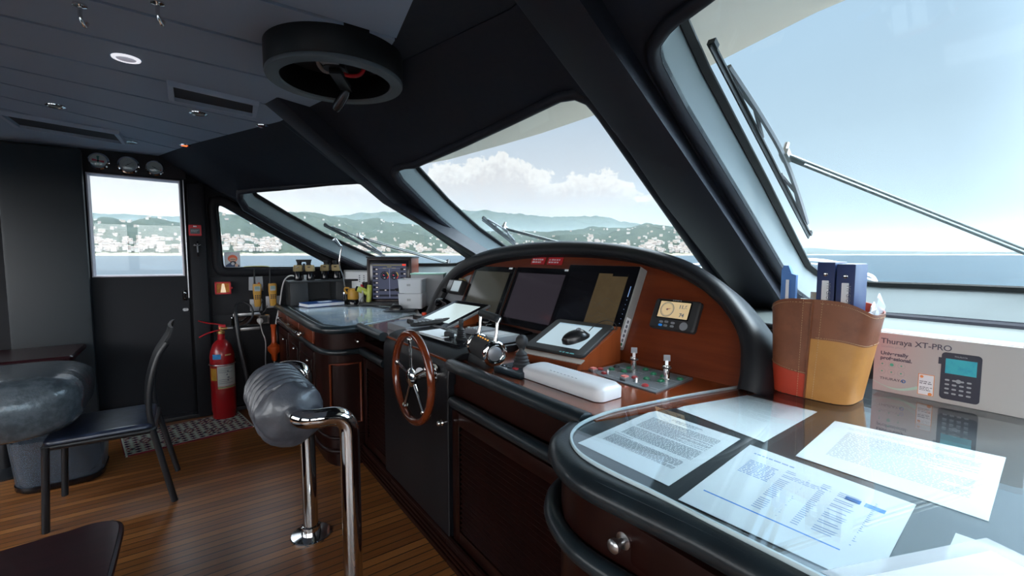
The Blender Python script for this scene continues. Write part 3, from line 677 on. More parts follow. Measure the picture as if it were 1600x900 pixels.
def terrain(name, prof, R0, R1, a0, a1, label, na=420, nr=34, rough=1.0):
    g = G(); vs = []; fs = []
    for i in range(na+1):
        a = a0+(a1-a0)*i/na; ar = radians(a); h1 = math.tan(radians(interp(prof, a)))*R1
        for j in range(nr+1):
            t = j/nr; R = R0+(R1*1.12-R0)*t; tt = min(t*(R1*1.12-R0)/(R1-R0), 1)
            x, y = R*sin(ar), R*cos(ar)
            n = noise.fractal(V((x, y, 0))*.0022/rough, .9, 2.0, 6); n2 = noise.fractal(V((x+900, y, 0))*.008/rough, .8, 2.0, 4)
            z = h1*(tt**.85)*(1+.34*n*sin(pi*min(tt, 1)))+h1*.045*n2*tt
            if t*(R1*1.12-R0) > (R1-R0): z -= (R-R1)*.5
            if j == 0: z = -8
            vs.append((x, y, z-1.5))
    for i in range(na):
        for j in range(nr): k = i*(nr+1)+j; fs.append((k, k+1, k+nr+2, k+nr+1))
    g.add(vs, fs); o = g.obj(name, LG, smooth=60, fixn=False); o['label'] = label; o['category'] = 'hill'
    HT[name] = (vs, na, nr, a0, a1); return o
terrain('coastal_hills', near, 2300, 3900, -25, 66, 'long wooded coastal ridge dotted with houses across the water')
terrain('distant_mountains', far, 7500, 10500, -25, 130, 'pale hazy mountain range behind the coastal ridge', nr=20, rough=3)
# town: counted by nobody, one object
g = G(); vs, na, nr, a0, a1 = HT['coastal_hills']; rnd = random.Random(3)
def house(i, j, s, mi):
    k = i*(nr+1)+j; p = V(vs[k]).lerp(V(vs[k+nr+1]), rnd.random()).lerp(V(vs[k+1]), rnd.random()*.9)
    w, dd, h = s*rnd.uniform(7, 17), s*rnd.uniform(8, 12), s*rnd.uniform(5, 11); a = math.atan2(p.x, p.y)
    R = Matrix.Rotation(-a+rnd.uniform(-.4, .4), 3, 'Z'); g.mi = mi; g.obox(p+V((0, 0, h/2-1)), (w, dd, h+2), R)
    g.mi = 3; t0 = p+V((0, 0, h))
    P = [t0+R @ V(q) for q in ((-w*.55, -dd*.6, 0), (w*.55, -dd*.6, 0), (w*.55, dd*.6, 0), (-w*.55, dd*.6, 0), (-w*.5, 0, h*.28), (w*.5, 0, h*.28))]
    g.add(P, [(0, 1, 5, 4), (2, 3, 4, 5), (0, 4, 3), (1, 2, 5)])
for _ in range(5200):
    i = rnd.randrange(0, int(na*.93)); a = a0+(a1-a0)*i/na
    dens = noise.fractal(V((a*.22, 1.3, 0)), 1, 2, 3)
    if a > 60: continue
    left = a < 9 or 45 < a < 58
    j = int(1+abs(rnd.gauss(0, 3.2 if left else 2.4))); 
    if rnd.random() < .16: j = rnd.randrange(3, 24)
    cl = noise.fractal(V((a*.6, j*.35, 4)), 1, 2, 4)
    if cl < (-.10 if left else .10) or j >= nr-6: continue
    house(i, j, rnd.uniform(.7, 1.35)*(1.1 if left else .85), rnd.choice((0, 0, 1, 2)))
o = g.obj('hillside_town', [mat('white render', (.15, .135, .12), .9), mat('cream render', (.125, .10, .08), .9), mat('pink render', (.115, .090, .078), .9), mat('terracotta roofs', (.085, .062, .05), .9)], smooth=0, fixn=False, kind='stuff')
tag(o, 'pale houses of a seaside town scattered over the coastal hills', 'town')
# haze over the water between the boat and the coast
def haze_mat():
    m = bpy.data.materials.new('sea haze'); m.use_nodes = True; T = NT(m.node_tree); T.n.clear()
    s = T.new('ShaderNodeVolumeScatter'); s.inputs['Color'].default_value = (.050, .060, .066, 1); s.inputs['Density'].default_value = 3.6e-4; s.inputs['Anisotropy'].default_value = 0
    o = T.new('ShaderNodeOutputMaterial'); T.l.new(s.outputs[0], o.inputs['Volume']); return m
g = G(); out = [(14000*sin(radians(a)), 14000*cos(radians(a))) for a in range(-30, 136, 5)]; inn = [(1400*sin(radians(a)), 1400*cos(radians(a))) for a in range(135, -31, -5)]
g.prism([(x, y, -2.4) for x, y in out+inn], (0, 0, 480))
tag(g.obj('sea_haze', haze_mat(), smooth=0), 'pale blue haze hanging over the sea and hills', 'haze', kind='stuff')
# ================================================================== HELM CONSOLE
K = V((.4104, 0, .9119)); KN = V((-.9119, 0, .4104))          # dash panel: up the slope, and out of it
def pan(y, s, h=0): return V((1.5, y, .9))+K*s+KN*h
con = thing('helm_console', 'long mahogany helm console with louvred doors and arched dash under a black padded hood', 'console', (1.3, 1.9, 0))
ZT = .9
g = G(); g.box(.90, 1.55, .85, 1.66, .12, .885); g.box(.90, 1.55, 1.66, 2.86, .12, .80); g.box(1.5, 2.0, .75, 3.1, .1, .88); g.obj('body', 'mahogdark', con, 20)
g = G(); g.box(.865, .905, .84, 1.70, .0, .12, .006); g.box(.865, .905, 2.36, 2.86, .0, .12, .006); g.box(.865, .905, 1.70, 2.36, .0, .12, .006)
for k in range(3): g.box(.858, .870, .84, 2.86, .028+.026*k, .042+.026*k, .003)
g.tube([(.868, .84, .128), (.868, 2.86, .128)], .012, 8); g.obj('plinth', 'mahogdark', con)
# worktop, polished wood right up to the dash panel
g = G(); g.prism([(.885, .84, ZT-.02), (1.53, .70, ZT-.02), (1.53, 3.14, ZT-.02), (1.20, 3.06, ZT-.02), (.885, 2.85, ZT-.02)], (0, 0, .02)); g.obj('worktop', 'mahogtop', con, 20)
g = G(); g.tube([(.868, .86, .895), (.868, 1.64, .895), (.868, 1.655, .895), (.868, 1.665, .895)], [.029, .029, .024, .012], 14, flat=.9); g.obj('upper_rail', 'leather', con, 60)
G().tube([(.868, 2.43, .895), (.868, 2.86, .895)], .029, 14, flat=.9).obj('upper_rail', 'leather', con, 60)
g = G(); g.tube([(.872, .86, .742), (.872, 1.63, .742), (.872, 1.645, .742), (.872, 1.652, .742)], [.024, .024, .019, .01], 14); g.obj('lower_rail', 'leather', con, 60)
G().tube([(.872, 2.43, .742), (.872, 2.86, .742)], .024, 14).obj('lower_rail', 'leather', con, 60)
def louvre_door(y0, y1, z0, z1, x=.90):
    g = G(); w = .055
    for a, b, c, d_ in ((y0, y0+w, z0, z1), (y1-w, y1, z0, z1), (y0+w, y1-w, z0, z0+w), (y0+w, y1-w, z1-w, z1)): g.box(x-.022, x+.002, a, b, c, d_, .004)
    g.box(x-.012, x-.008, y0+w-.002, y1-w+.002, z0+w-.002, z0+w+.006)
    n = int((z1-z0-2*w)/.021); R = Matrix.Rotation(radians(-32), 3, 'Y')
    for i in range(n): g.obox((x-.008, (y0+y1)/2, z0+w+.011+.021*i), (.022, y1-y0-2*w, .005), R)
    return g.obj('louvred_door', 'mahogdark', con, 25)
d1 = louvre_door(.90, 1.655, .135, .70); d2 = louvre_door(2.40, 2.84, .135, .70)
g = G(); g.cyl((.88, 1.675, .645), (.845, 1.675, .645), .0045, 10); g.lathe([(.005, 0), (.012, .004), (.0135, .010), (.011, .016), (.006, .018)], (.85, 1.675, .645), (-1, 0, 0), 16); g.sph((.828, 1.675, .645), .012, 12)
g.obj('knob', 'chrome', d1)
# arched dash panel and hood
AIN = [(.757, -.01), (.765, .07), (.795, .165), (.859, .245), (.928, .300), (1.024, .354), (1.139, .399), (1.339, .445), (1.541, .468), (1.772, .478), (2.037, .475), (2.346, .453), (2.627, .410), (2.876, .325), (2.985, .225), (3.035, .10), (3.045, -.01)]
AOUT = [(.675, -.01), (.683, .08), (.722, .185), (.80, .275), (.90, .362), (1.017, .430), (1.149, .481), (1.32, .522), (1.54, .553), (1.78, .570), (2.06, .575), (2.36, .560), (2.66, .520), (2.92, .440), (3.08, .33), (3.16, .18), (3.19, -.01)]
AI = catmull([(a, b, 0) for a, b in AIN], 4); AO = catmull([(a, b, 0) for a, b in AOUT], 4)
g = G(); g.prism([pan(p.x, p.y) for p in AI], -KN*.02); g.obj('dash_panel', 'mahog', con, 20)
g = G(); prof = [(0, -.03), (0, .028), (.08, .046), (.30, .058), (.62, .054), (.86, .036), (.98, .006), (1.0, -.03), (1.0, -.12), (.9, -.34)]
rows = []
for t, h in prof: rows.append([pan(a.x+(b.x-a.x)*t, a.y+(b.y-a.y)*t-(.08 if h < -.3 else 0), h) for a, b in zip(AI, AO)])
g.loft(rows, closed=False); hood = g.obj('hood', 'pod', con, 50)
g = G(); g.tube([pan(a.x+(b.x-a.x)*.04, a.y+(b.y-a.y)*.04, .036) for a, b in zip(AI, AO)], .003, 6); g.obj('piping', 'black', hood)
# two red notice plates at the top of the dash
for i, (y, lab) in enumerate(((2.075, 'left hand red notice plate with white lettering at the top of the dash'), (1.925, 'right hand red notice plate with white lettering at the top of the dash'))):
    t = thing('notice_plate', lab, 'sign', pan(y, .42, .001), 'red notice plates')
    G().plate(rrect(.125, .045, .003), pan(y, .452, .002), (0, -1, 0), K, .003).obj('plate', 'redp', t)
    bars('lettering', [.098, .082], .0125, 'paper', pan(y+.050, .455, .0055), (0, -1, 0), K, t, seed=int(y*100))
# big monitors set in the dash
def monitor(y0, y1, s0, s1, h, label, name='helm_monitor'):
    t = thing(name, label, 'monitor', pan((y0+y1)/2, s0), 'dash monitors')
    o = pan((y0+y1)/2, (s0+s1)/2, .001); w, hh = y1-y0, s1-s0
    G().plate(rrect(w, hh, .006), o, (0, -1, 0), K, h, .002).obj('housing', mat('monitor housing grey', (.28, .28, .27), .4) if h > .03 else 'blackm', t)
    G().plate(rrect(w-.004, hh-.004, .005), o+KN*h, (0, -1, 0), K, .003, .001).obj('bezel', 'blackgl', t)
    return t, o+KN*(h+.003), w, hh
t, o, w, hh = monitor(1.285, 1.738, .04, .415, .048, 'right hand dash monitor showing a brown nautical chart on half its screen')
G().plate(rrect(w-.075, hh-.075, .002), o+V((0, .010, 0)), (0, -1, 0), K, .0006).obj('screen', 'screen', t, 0)
X3 = V((0, -1, 0))
chart = mat('brown chart display', (.05, .035, .018), .15, coat=.4, emit=(.12, .085, .045), estr=.35, vary=(16, (.07, .05, .025), .6))
g = G(); g.plate([(-.002, -.145), (.175, -.145), (.175, .145), (-.002, .145)], o+KN*.0007, X3, K, .0004); g.obj('chart_pane', chart, t, 0)
g = G(); rnd = random.Random(5)
for k in range(60): g.plate(rrect(.003, .0025, .001, 1), o+KN*.0012+X3*rnd.uniform(.004, .165)+K*rnd.uniform(-.135, .135), X3, K, .0003)
for k in range(5):
    y = rnd.uniform(-.1, .12); P = [o+KN*.0013+X3*(.0+.17*i/8)+K*(y+rnd.uniform(-.02, .02)) for i in range(9)]; g.tube(P, .0006, 4)
g.obj('chart_marks', mat('chart marks', (.03, .03, .02), .5), t)
g = G(); g.plate([(-.0, 0), (.09, 0), (.09, .012), (0, .012)], o+KN*.0013+X3*.085+K*.133, X3, K, .0003); g.obj('chart_status_bar', 'screen', t, 0)
g = G()
for k in range(9): g.plate(circle(.0016, 8), o+X3*.207+K*(-.15+.022*k), X3, K, .0005)
g.plate([(0, 0), (.004, 0), (.004, .05), (0, .05)], o+X3*.205+K*.04, X3, K, .0005); g.obj('indicator_dots', mat('pale blue marking', (.35, .5, .75), .4, emit=(.2, .4, .8), estr=.3), t)
lab = pan(1.2845, .15, .026)
G().plate([(-.015, -.10), (.015, -.10), (.015, .03), (-.015, .03)], lab, KN, K, .0006).obj('side_label', 'paper', t, 0)
g = G()
for k in range(5): g.plate(rrect(.012, .014, .004), lab+K*(.012-.021*k)-V((0, .0009, 0)), KN, K, .0004)
g.obj('side_label_print', 'ink', t); G().plate(circle(.007, 12), lab+K*(-.090)-V((0, .0009, 0)), KN, K, .0006).obj('side_label_logo', 'green', t)
t, o, w, hh = monitor(1.752, 2.238, .045, .405, .012, 'middle dash monitor switched off, cabin reflection painted as a faint glow')
G().plate(rrect(w-.07, hh-.075, .002), o, X3, K, .0006).obj('screen', mat('violet black screen with painted glow', (.014, .012, .016), .12, coat=.3, emit=(.10, .085, .11), estr=.22), t, 0)  # screen is off; weak emission imitates the reflected cabin
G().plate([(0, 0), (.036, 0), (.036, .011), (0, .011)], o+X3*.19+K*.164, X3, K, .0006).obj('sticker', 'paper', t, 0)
t, o, w, hh = monitor(2.262, 2.73, .045, .402, .012, 'left hand dash monitor, dark, pale reflection painted as a faint glow')
G().plate(rrect(w-.07, hh-.075, .002), o, X3, K, .0006).obj('screen', mat('olive black screen with painted glow', (.014, .013, .010), .10, coat=.3, emit=(.10, .095, .075), estr=.3), t, 0)  # unlit screen; its reflection is painted as weak emission
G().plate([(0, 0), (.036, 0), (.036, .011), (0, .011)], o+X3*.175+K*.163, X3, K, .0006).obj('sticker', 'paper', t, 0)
G().plate(rrect(.05, .018, .003), o+X3*.15+K*(-.168), X3, K, .003).obj('control_strip', 'lightgrey', t)
# wind instrument
t = thing('wind_instrument', 'dark grey wind instrument with amber dial reading 11.6 on the right of the dash', 'instrument', pan(1.078, .15))
o = pan(1.078, .222, .001)
G().plate(rrect(.205, .128, .012), o, X3, K, .022, .006).obj('housing', 'blackm', t)
scr = mat('amber lcd', (.55, .43, .25), .3, emit=(.62, .46, .25), estr=.55)
o2 = o+KN*.0225+X3*(-.004)+K*.018
G().plate(rrect(.148, .078, .003), o2-KN*.001, X3, K, .0012).obj('lcd_bezel', 'blackgl', t, 0)
G().plate(rrect(.136, .068, .002), o2, X3, K, .0012).obj('lcd', scr, t, 0)
g = G(); c = o2+KN*.0014+X3*(-.030)
g.tube([c+X3*.030*cos(2*pi*i/40)+K*.030*sin(2*pi*i/40) for i in range(40)], .0012, 5, closed=True)
g.tube([c+X3*.0265*cos(2*pi*i/40)+K*.0265*sin(2*pi*i/40) for i in range(40)], .0004, 4, closed=True)
for i in range(24):
    a = 2*pi*i/24; g.tube([c+X3*.0265*cos(a)+K*.0265*sin(a), c+X3*.0235*cos(a)+K*.0235*sin(a)], .0005, 4)
g.plate(circle(.004, 12), c, X3, K, .0006); g.obj('dial', 'ink', t)
g = G(); g.prism([c+K*.002+KN*.0008, c-K*.002+KN*.0008, c+X3*.020+K*.0055+KN*.0008], KN*.0005); g.obj('pointer', 'redlens', t, 0)
text('digits', '11.6', .021, 'ink', o2+KN*.0014+X3*.020+K*.008, X3, K, t, bold=.0006); text('digits', '74', .021, 'ink', o2+KN*.0014+X3*.030-K*.026, X3, K, t, bold=.0006)
bars('marking', [.04], .007, 'lightgrey', o+KN*.0225+X3*(-.02)+K*.0565, X3, K, t)
g = G()
for i, (x, y) in enumerate(((-.046, -.036), (-.022, -.034), (-.022, -.050), (.008, -.036), (.008, -.050))): g.plate(rrect(.017, .009, .004), o+KN*.022+X3*x+K*y, X3, K, .003, .001)
g.obj('button', 'grey', t); G().plate(circle(.017, 20), o+KN*.022+X3*.058+K*(-.044), X3, K, .0035, .001).obj('round_button', 'grey', t)
G().plate(rrect(.017, .009, .004), o+KN*.022+X3*(-.046)+K*(-.050), X3, K, .003, .001).obj('button', mat('blue button', (.02, .25, .75), .3, emit=(.02, .2, .7), estr=.3), t)
# small twin-screen instrument at the left end of the dash, on a silver plate
t = thing('depth_display', 'small twin screen display at the left end of the dash', 'instrument', pan(2.88, .19))
G().plate([(-.17, -.13), (.10, -.13), (.10, .17), (.02, .145), (-.06, .10), (-.13, .03)], pan(2.87, .17, .001), X3, K, .003).obj('backing_plate', 'alu', t)
o = pan(2.86, .225, .012); G().plate(rrect(.20, .10, .010), o, X3, K, .045, .005).obj('housing', 'blackm', t)
G().plate(rrect(.11, .078, .003), o+KN*.0455+X3*.038, X3, K, .001).obj('screen', mat('pale display', (.40, .48, .50), .12, coat=.5, emit=(.4, .5, .55), estr=.35), t, 0)
G().plate(rrect(.060, .078, .003), o+KN*.0455+X3*(-.058), X3, K, .001).obj('screen', mat('grey display', (.10, .11, .12), .12, coat=.5), t, 0)
G().plate(rrect(.06, .02, .006), pan(2.84, .285, .004), X3, K, .03, .003).obj('holder', 'tan', t)
g = G(); g.cyl(o+X3*(-.09)-K*.045+KN*.04, o+X3*(-.09)-K*.045+KN*.07, .014, 14); g.obj('knob', 'blackgl', t)
t = thing('intercom_handset', 'black curved intercom handset below the twin screen display', 'handset', pan(2.93, .05))
g = G(); P = catmull([pan(3.0, .085, .05), pan(2.95, .098, .075), pan(2.88, .10, .08), pan(2.82, .088, .06)], 5); g.tube(P, [.022+.006*abs(cos(pi*i/(len(P)-1))) for i in range(len(P))], 12, flat=.7)
g.sph(pan(3.0, .078, .045), .03, 14, (1, 1, .7)); g.sph(pan(2.815, .078, .055), .032, 14, (1, 1, .8)); g.obj('grip', 'blackgl', t, 60)
G().plate(rrect(.20, .05, .01), pan(2.91, .07, .002), X3, K, .03, .006).obj('cradle', 'blackm', t)
# ------------------------------------------------------------------ steering pedestal
pd = thing('helm_pedestal', 'black leather covered helm pedestal standing out from the console behind the wheel', 'pedestal', (1.1, 2.04, 0))
def pedprof(y):
    P = [(1.56, .80), (.872, .80), (.872, .13)]
    return P
g = G(); fr = [(1.50, .885), (1.50, .930), (1.0, .930), (.945, .925), (.905, .910), (.880, .885), (.868, .85), (.865, .80), (.865, .13), (1.0, .13), (1.0, .80), (1.02, .885)]
g.prism([(x, 1.675, z) for x, z in fr], (0, .755, 0)); ped = g.obj('shell', 'pod', pd, 30)
g = G(); g.tube([(x+(.004 if z < .9 else 0), 1.673, z+(.003 if x > .95 else 0)) for x, z in fr[1:9]], .0045, 8); g.obj('seam_piping', 'black', pd)
# black instrument tray on top
tr = thing('switch_tray', 'black tray of switches let into the top of the helm pedestal', 'control panel', (1.2, 2.0, .93))
G().prism([(.955, 2.24, .931), (.977, 1.765, .931), (1.47, 1.86, .931), (1.50, 2.30, .931)], (0, 0, .010)).obj('tray', 'blackgl', tr, 20)
G().prism([(.985, 2.22, .941), (1.0, 1.98, .941), (1.10, 2.0, .941), (1.12, 2.24, .941)], (0, 0, .002)).obj('paper_label', 'paper', tr, 0)
G().lathe([(.024, 0), (.026, .004), (.026, .018), (.022, .024), (.020, .026)], (1.055, 2.01, .941), n=20).obj('rotary_knob', 'blackm', tr)
g = G(); g.lathe([(.028, 0), (.028, .006)], (1.065, 1.905, .941), n=20); prof = [(.022-.0014*(i//2)+(.003 if i % 2 else 0), .006+.0045*i) for i in range(11)]+[(.008, .058), (.010, .066), (.012, .070), (.012, .092), (.009, .098)]
g.lathe(prof, (1.065, 1.905, .941), n=20); g.obj('joystick', 'blackm', tr, 60)
t = thing('switch_box', 'dark grey push button box at the back of the pedestal tray', 'control box', (1.2, 1.97, .942))
g = G(); g.obox((1.22, 1.97, .957), (.11, .13, .03), Matrix.Rotation(radians(8), 3, 'Z'), .004); g.obj('case', 'grey', t)
g = G()
for k in range(5): g.obox((1.175+.002*k, 2.02-.022*k, .974), (.014, .012, .005), None, .001)
g.obj('button', 'lightgrey', t)
t = thing('card_reader', 'small pale grey box lying behind the throttle lever', 'box', (1.2, 1.80, .932))
g = G(); g.obox((1.205, 1.795, .952), (.15, .16, .035), Matrix.Rotation(radians(6), 3, 'Z'), .008); g.obj('case', 'lightgrey', t)
g = G(); g.obox((1.20, 1.80, .970), (.10, .10, .002), Matrix.Rotation(radians(6), 3, 'Z')); g.obj('top_plate', 'white', t)
t = thing('trackball', 'small glossy black domed control in front of the middle monitor', 'control', (1.40, 2.20, .932))
g = G(); g.obox((1.40, 2.19, .945), (.09, .11, .026), None, .006); g.sph((1.395, 2.20, .962), .034, 16, (1, 1.2, .8)); g.obj('body', 'blackgl', t, 60)
# steering wheel
t = thing('steering_wheel', 'varnished wooden steering wheel with five polished steel spokes', 'steering wheel', (.76, 1.785, .62))
c = V((.76, 1.790, .827)); R = .188
g = G(); g.tube([c+V((0, R*cos(2*pi*i/64), R*sin(2*pi*i/64))) for i in range(64)], .0165, 14, closed=True); g.obj('rim', 'wheelwood', t, 60)
g = G(); g.lathe([(.012, -.01), (.034, -.008), (.040, .0), (.040, .008), (.030, .016), (.018, .020), (.002, .021)], c, (-1, 0, 0), 28); g.obj('hub', 'chrome', t, 40)
for k in range(5):
    a = radians(84+72*k); u = V((0, cos(a), sin(a))); g = G(); g.tube([c+u*.030, c+u*.09, c+u*(R-.01)], [.0085, .0070, .0075], 10); g.lathe([(.013, 0), (.013, .006), (.008, .010)], c+u*(R-.026), u, 12); g.obj('spoke', 'chrome', t, 60)
g = G(); g.cyl(c+V((.005, 0, 0)), c+V((.105, 0, 0)), .018, 20); g.lathe([(.045, 0), (.045, .012), (.03, .02)], c+V((.106, 0, 0)), (-1, 0, 0), 24); g.obj('shaft', 'chrome', t, 40)
g = G(); g.lathe([(.001, 0), (.016, .001), (.018, .006), (.015, .010)], c+V((.02, -.035, .03)), (-.6, -.8, 0), 18); g.obj('badge', 'white', t, 50)
# throttle
t = thing('throttle_control', 'polished twin throttle control with black drum and square chrome handle', 'throttle', (1.0, 1.52, .90))
a0, a1 = V((1.005, 1.645, .962)), V((.975, 1.475, .958)); ax = (a1-a0).normalized()
g = G(); g.cyl(a0, a1, .047, 32); g.obj('drum', 'blackm', t)
g = G(); g.lathe([(.047, -.006), (.052, -.004), (.052, .006), (.047, .010), (.036, .011), (.035, .004), (.029, .004)], a1, ax, 32, cap=False); g.obj('end_ring', 'chrome', t, 40); g = G(); g.lathe([(.047, -.008), (.052, -.004), (.052, .008), (.047, .012)], a0-ax*.006, ax, 32); g.obj('end_ring', 'chrome', t, 40)
g = G(); g.lathe([(.029, 0), (.029, .006), (.024, .009)], a1, ax, 28); g.obj('end_cap', 'alu', t)
g = G(); g.prism([(.955, 1.655, .90), (1.045, 1.655, .90), (1.035, 1.655, .93), (.965, 1.655, .93)], (-.02, -.17, 0)); g.obj('foot', 'blackm', t)
m0, m1 = a0-ax*.002, a1+ax*.002
for m_ in (m0, m1): G().tube([m_+V((.0, 0, .045)), m_+V((.008, 0, .08)), m_+V((.012, 0, .122)), m_+V((.022, 0, .142))], [.012, .009, .009, .011], 10, flat=.6).obj('lever_arm', 'chrome', t, 60)
g = G(); g.tube([m0+V((.016, 0, .138)), m1+V((.016, 0, .138))], .0165, 18); g.obj('lever_grip', 'pod', t, 60)
g = G()
for k in range(5): p_ = a0.lerp(a1, .15+.15*k); g.sph(p_+V((-.012, 0, .046)), .004, 8)
g.obj('pilot_light', mat('amber pilot light', (.8, .35, .05), .3, emit=(1, .4, .05), estr=.6), t)
# joystick on a plate
t = thing('thruster_joystick', 'black ball topped joystick with ribbed boot on a square plate', 'joystick', (1.01, 1.365, .90))
R6 = Matrix.Rotation(radians(6), 3, 'Z')
g = G(); g.obox((1.012, 1.365, .911), (.125, .150, .022), R6, .003); g.obj('base_plate', mat('blue black panel', (.012, .022, .03), .35), t)
g = G(); prof = [(.034, 0), (.034, .004)]+[(.031-.0017*i+(.004 if i % 2 else 0), .006+.006*i) for i in range(9)]+[(.010, .062), (.011, .072)]
g.lathe(prof, (1.028, 1.368, .922), n=24); g.obj('boot', 'blackm', t, 60)
g = G(); g.lathe([(.010, 0), (.014, .012), (.021, .022), (.024, .034), (.022, .046), (.014, .056), (.002, .059)], (1.030, 1.369, .985), n=22); g.obj('ball_knob', 'blackm', t, 60)
g = G(); g.obox((.972, 1.405, .924), (.016, .022, .006), R6, .001); g.obox((.978, 1.375, .924), (.016, .022, .006), R6, .001); g.obj('rocker_switch', 'blackgl', t)
g = G(); g.obox((.982, 1.345, .924), (.014, .020, .006), R6, .001); g.obj('stop_button', 'redlens', t)
bars('lettering', [.085], .009, 'paper', (1.060, 1.402, .9225), (0, -1, 0), (1, 0, 0), t, 4); bars('lettering', [.05], .008, 'paper', (.958, 1.42, .9225), (0, -1, 0), (1, 0, 0), t, 6)
# white wireless router
t = thing('wireless_router', 'long white rounded wireless router lying on the console edge', 'router', (1.05, 1.12, .90))
g = G(); g.plate(rrect(.385, .120, .028, 8), (1.045, 1.122, .902), (.035, -.999, 0), (.999, .035, 0), .043, .012)
g.obj('shell', 'white', t, 60); g = G(); g.plate(rrect(.34, .09, .035, 6), (1.045, 1.122, .899), (.035, -.999, 0), (.999, .035, 0), .006); g.obj('base', 'blackm', t)
g = G()
for k in range(8): g.obox((1.020, 1.185-.018*k, .9455), (.003, .008, .001))
g.obj('status_light', 'grey', t)
# wood wedge with tablet and mouse
def wedge(fl, fr, bl, br, zf, zb, label, name='display_wedge', nose=True):
    """corner points on the worktop (x, y), front and back heights"""
    t = thing(name, label, 'display', ((fl[0]+br[0])/2, (fl[1]+br[1])/2, ZT))
    P = [V((*fl, ZT)), V((*fr, ZT)), V((*br, ZT)), V((*bl, ZT))]; Q = [V((*fl, zf)), V((*fr, zf)), V((*br, zb)), V((*bl, zb))]
    g = G(); g.add(P+Q, [(0, 1, 2, 3), (4, 5, 6, 7), (0, 1, 5, 4), (1, 2, 6, 5), (2, 3, 7, 6), (3, 0, 4, 7)]); g.obj('wooden_wedge', 'wedge', t, 0)
    ax = (Q[1]-Q[0]).normalized(); ay = ((Q[3]+Q[2])-(Q[0]+Q[1])).normalized(); ay = (ay-ax*ay.dot(ax)).normalized(); nz = ax.cross(ay)
    c = (Q[0]+Q[1]+Q[2]+Q[3])/4; return t, c, ax, ay, nz, (Q[1]-Q[0]).length, (Q[2]-Q[1]).length
t, c, ax, ay, nz, w, h = wedge((1.135, 1.560), (1.195, 1.235), (1.43, 1.585), (1.475, 1.265), .930, 1.045, 'cherry wood wedge on the right carrying a tablet whose pale screen glow stands in for reflected sky')
G().plate(rrect(w+.004, .030, .003), c-ay*(h/2-.016), ax, ay, .003).obj('light_lipping', mat('pale birch lipping', (.32, .27, .24), .4), t, 0)
G().plate(rrect(w*.93, h*.84, .018), c+ay*.012+nz*.001, ax, ay, .013, .004).obj('tablet_case', 'blackm', t)
lit = mat('pale tablet screen with painted reflection', (.18, .23, .26), .10, coat=.4, emit=(.48, .62, .70), estr=.75)  # emission painted in for sky reflected off dark tablet glass
G().plate(rrect(w*.68, h*.60, .002), c+ay*.014+nz*.0142, ax, ay, .0006).obj('tablet_screen', lit, t, 0)
G().plate(rrect(w*.68, .006, .001), c+ay*(.014+h*.285)+nz*.0150, ax, ay, .0004).obj('screen_title_bar', mat('mid blue bar', (.2, .32, .42), .3, emit=(.3, .45, .55), estr=.5), t, 0)
bars('lettering', [.07], .010, mat('teal lettering', (.15, .5, .55), .4), c+ax*w*.12-ay*h*.375+nz*.0145, ax, ay, t, 3)
mo = thing('computer_mouse', 'black wired mouse resting on the right hand tablet', 'mouse', c+nz*.016, 'computer mice')
Rm = Matrix((ax, ay, nz)).transposed(); mc = c+ax*.055-ay*.01+nz*.016
def mouse_body(t, mc, Rm, rot=0, col='blackm'):
    Rr = Rm @ Matrix.Rotation(rot, 3, 'Z'); L = []
    for i in range(13):
        s_ = -1+2*i/12; y = s_*.062; wd = .034*sqrt(max(0.0001, 1-abs(s_)**2.6)); hh_ = .042*sqrt(max(.0001, 1-abs(s_+.12)**2.2)) if abs(s_+.12) < 1 else .0006
        L.append([mc+Rr @ V((wd*cos(a), y, max(0, hh_*sin(a)))) for a in [pi*k/10 for k in range(11)]])
    g = G(); g.loft(L, closed=True, cap=True); g.obj('shell', mat('satin black mouse shell', (.008, .008, .009), .28), t, 60)
    g = G(); g.tube([mc+Rr @ V((0, .018+.009*cos(a), .0385+.006*sin(a))) for a in [2*pi*k/12 for k in range(12)]], .0035, 6, closed=True); g.obj('scroll_wheel', 'grey', t, 60)
mouse_body(mo, mc, Rm, radians(-35))
g = G(); g.tube(catmull([mc+Rm @ V(q) for q in ((.03, .055, .012), (.05, .09, .03), (.08, .12, .035), (.11, .13, .02), (.13, .11, .006), (.10, .10, .003))], 6), .0018, 6); g.obj('cable', 'black', mo)
# left wedge
t, c, ax, ay, nz, w, h = wedge((1.14, 2.60), (1.17, 2.215), (1.44, 2.66), (1.495, 2.335), .925, 1.035, 'cherry wood wedge on the left carrying a tablet whose bright screen glow stands in for reflected sky')
G().plate(rrect(w*.97, h*.93, .010), c+nz*.001, ax, ay, .014, .004).obj('tablet_case', 'alu', t)
G().plate(rrect(w*.93, h*.88, .008), c+nz*.0152, ax, ay, .001).obj('bezel', 'blackgl', t, 0)
G().plate(rrect(w*.74, h*.66, .002), c+nz*.0164, ax, ay, .0006).obj('tablet_screen', mat('white tablet screen with painted reflection', (.25, .30, .30), .10, coat=.4, emit=(.70, .84, .84), estr=.75), t, 0)  # glow put into the colour where the dark glass would mirror the sky
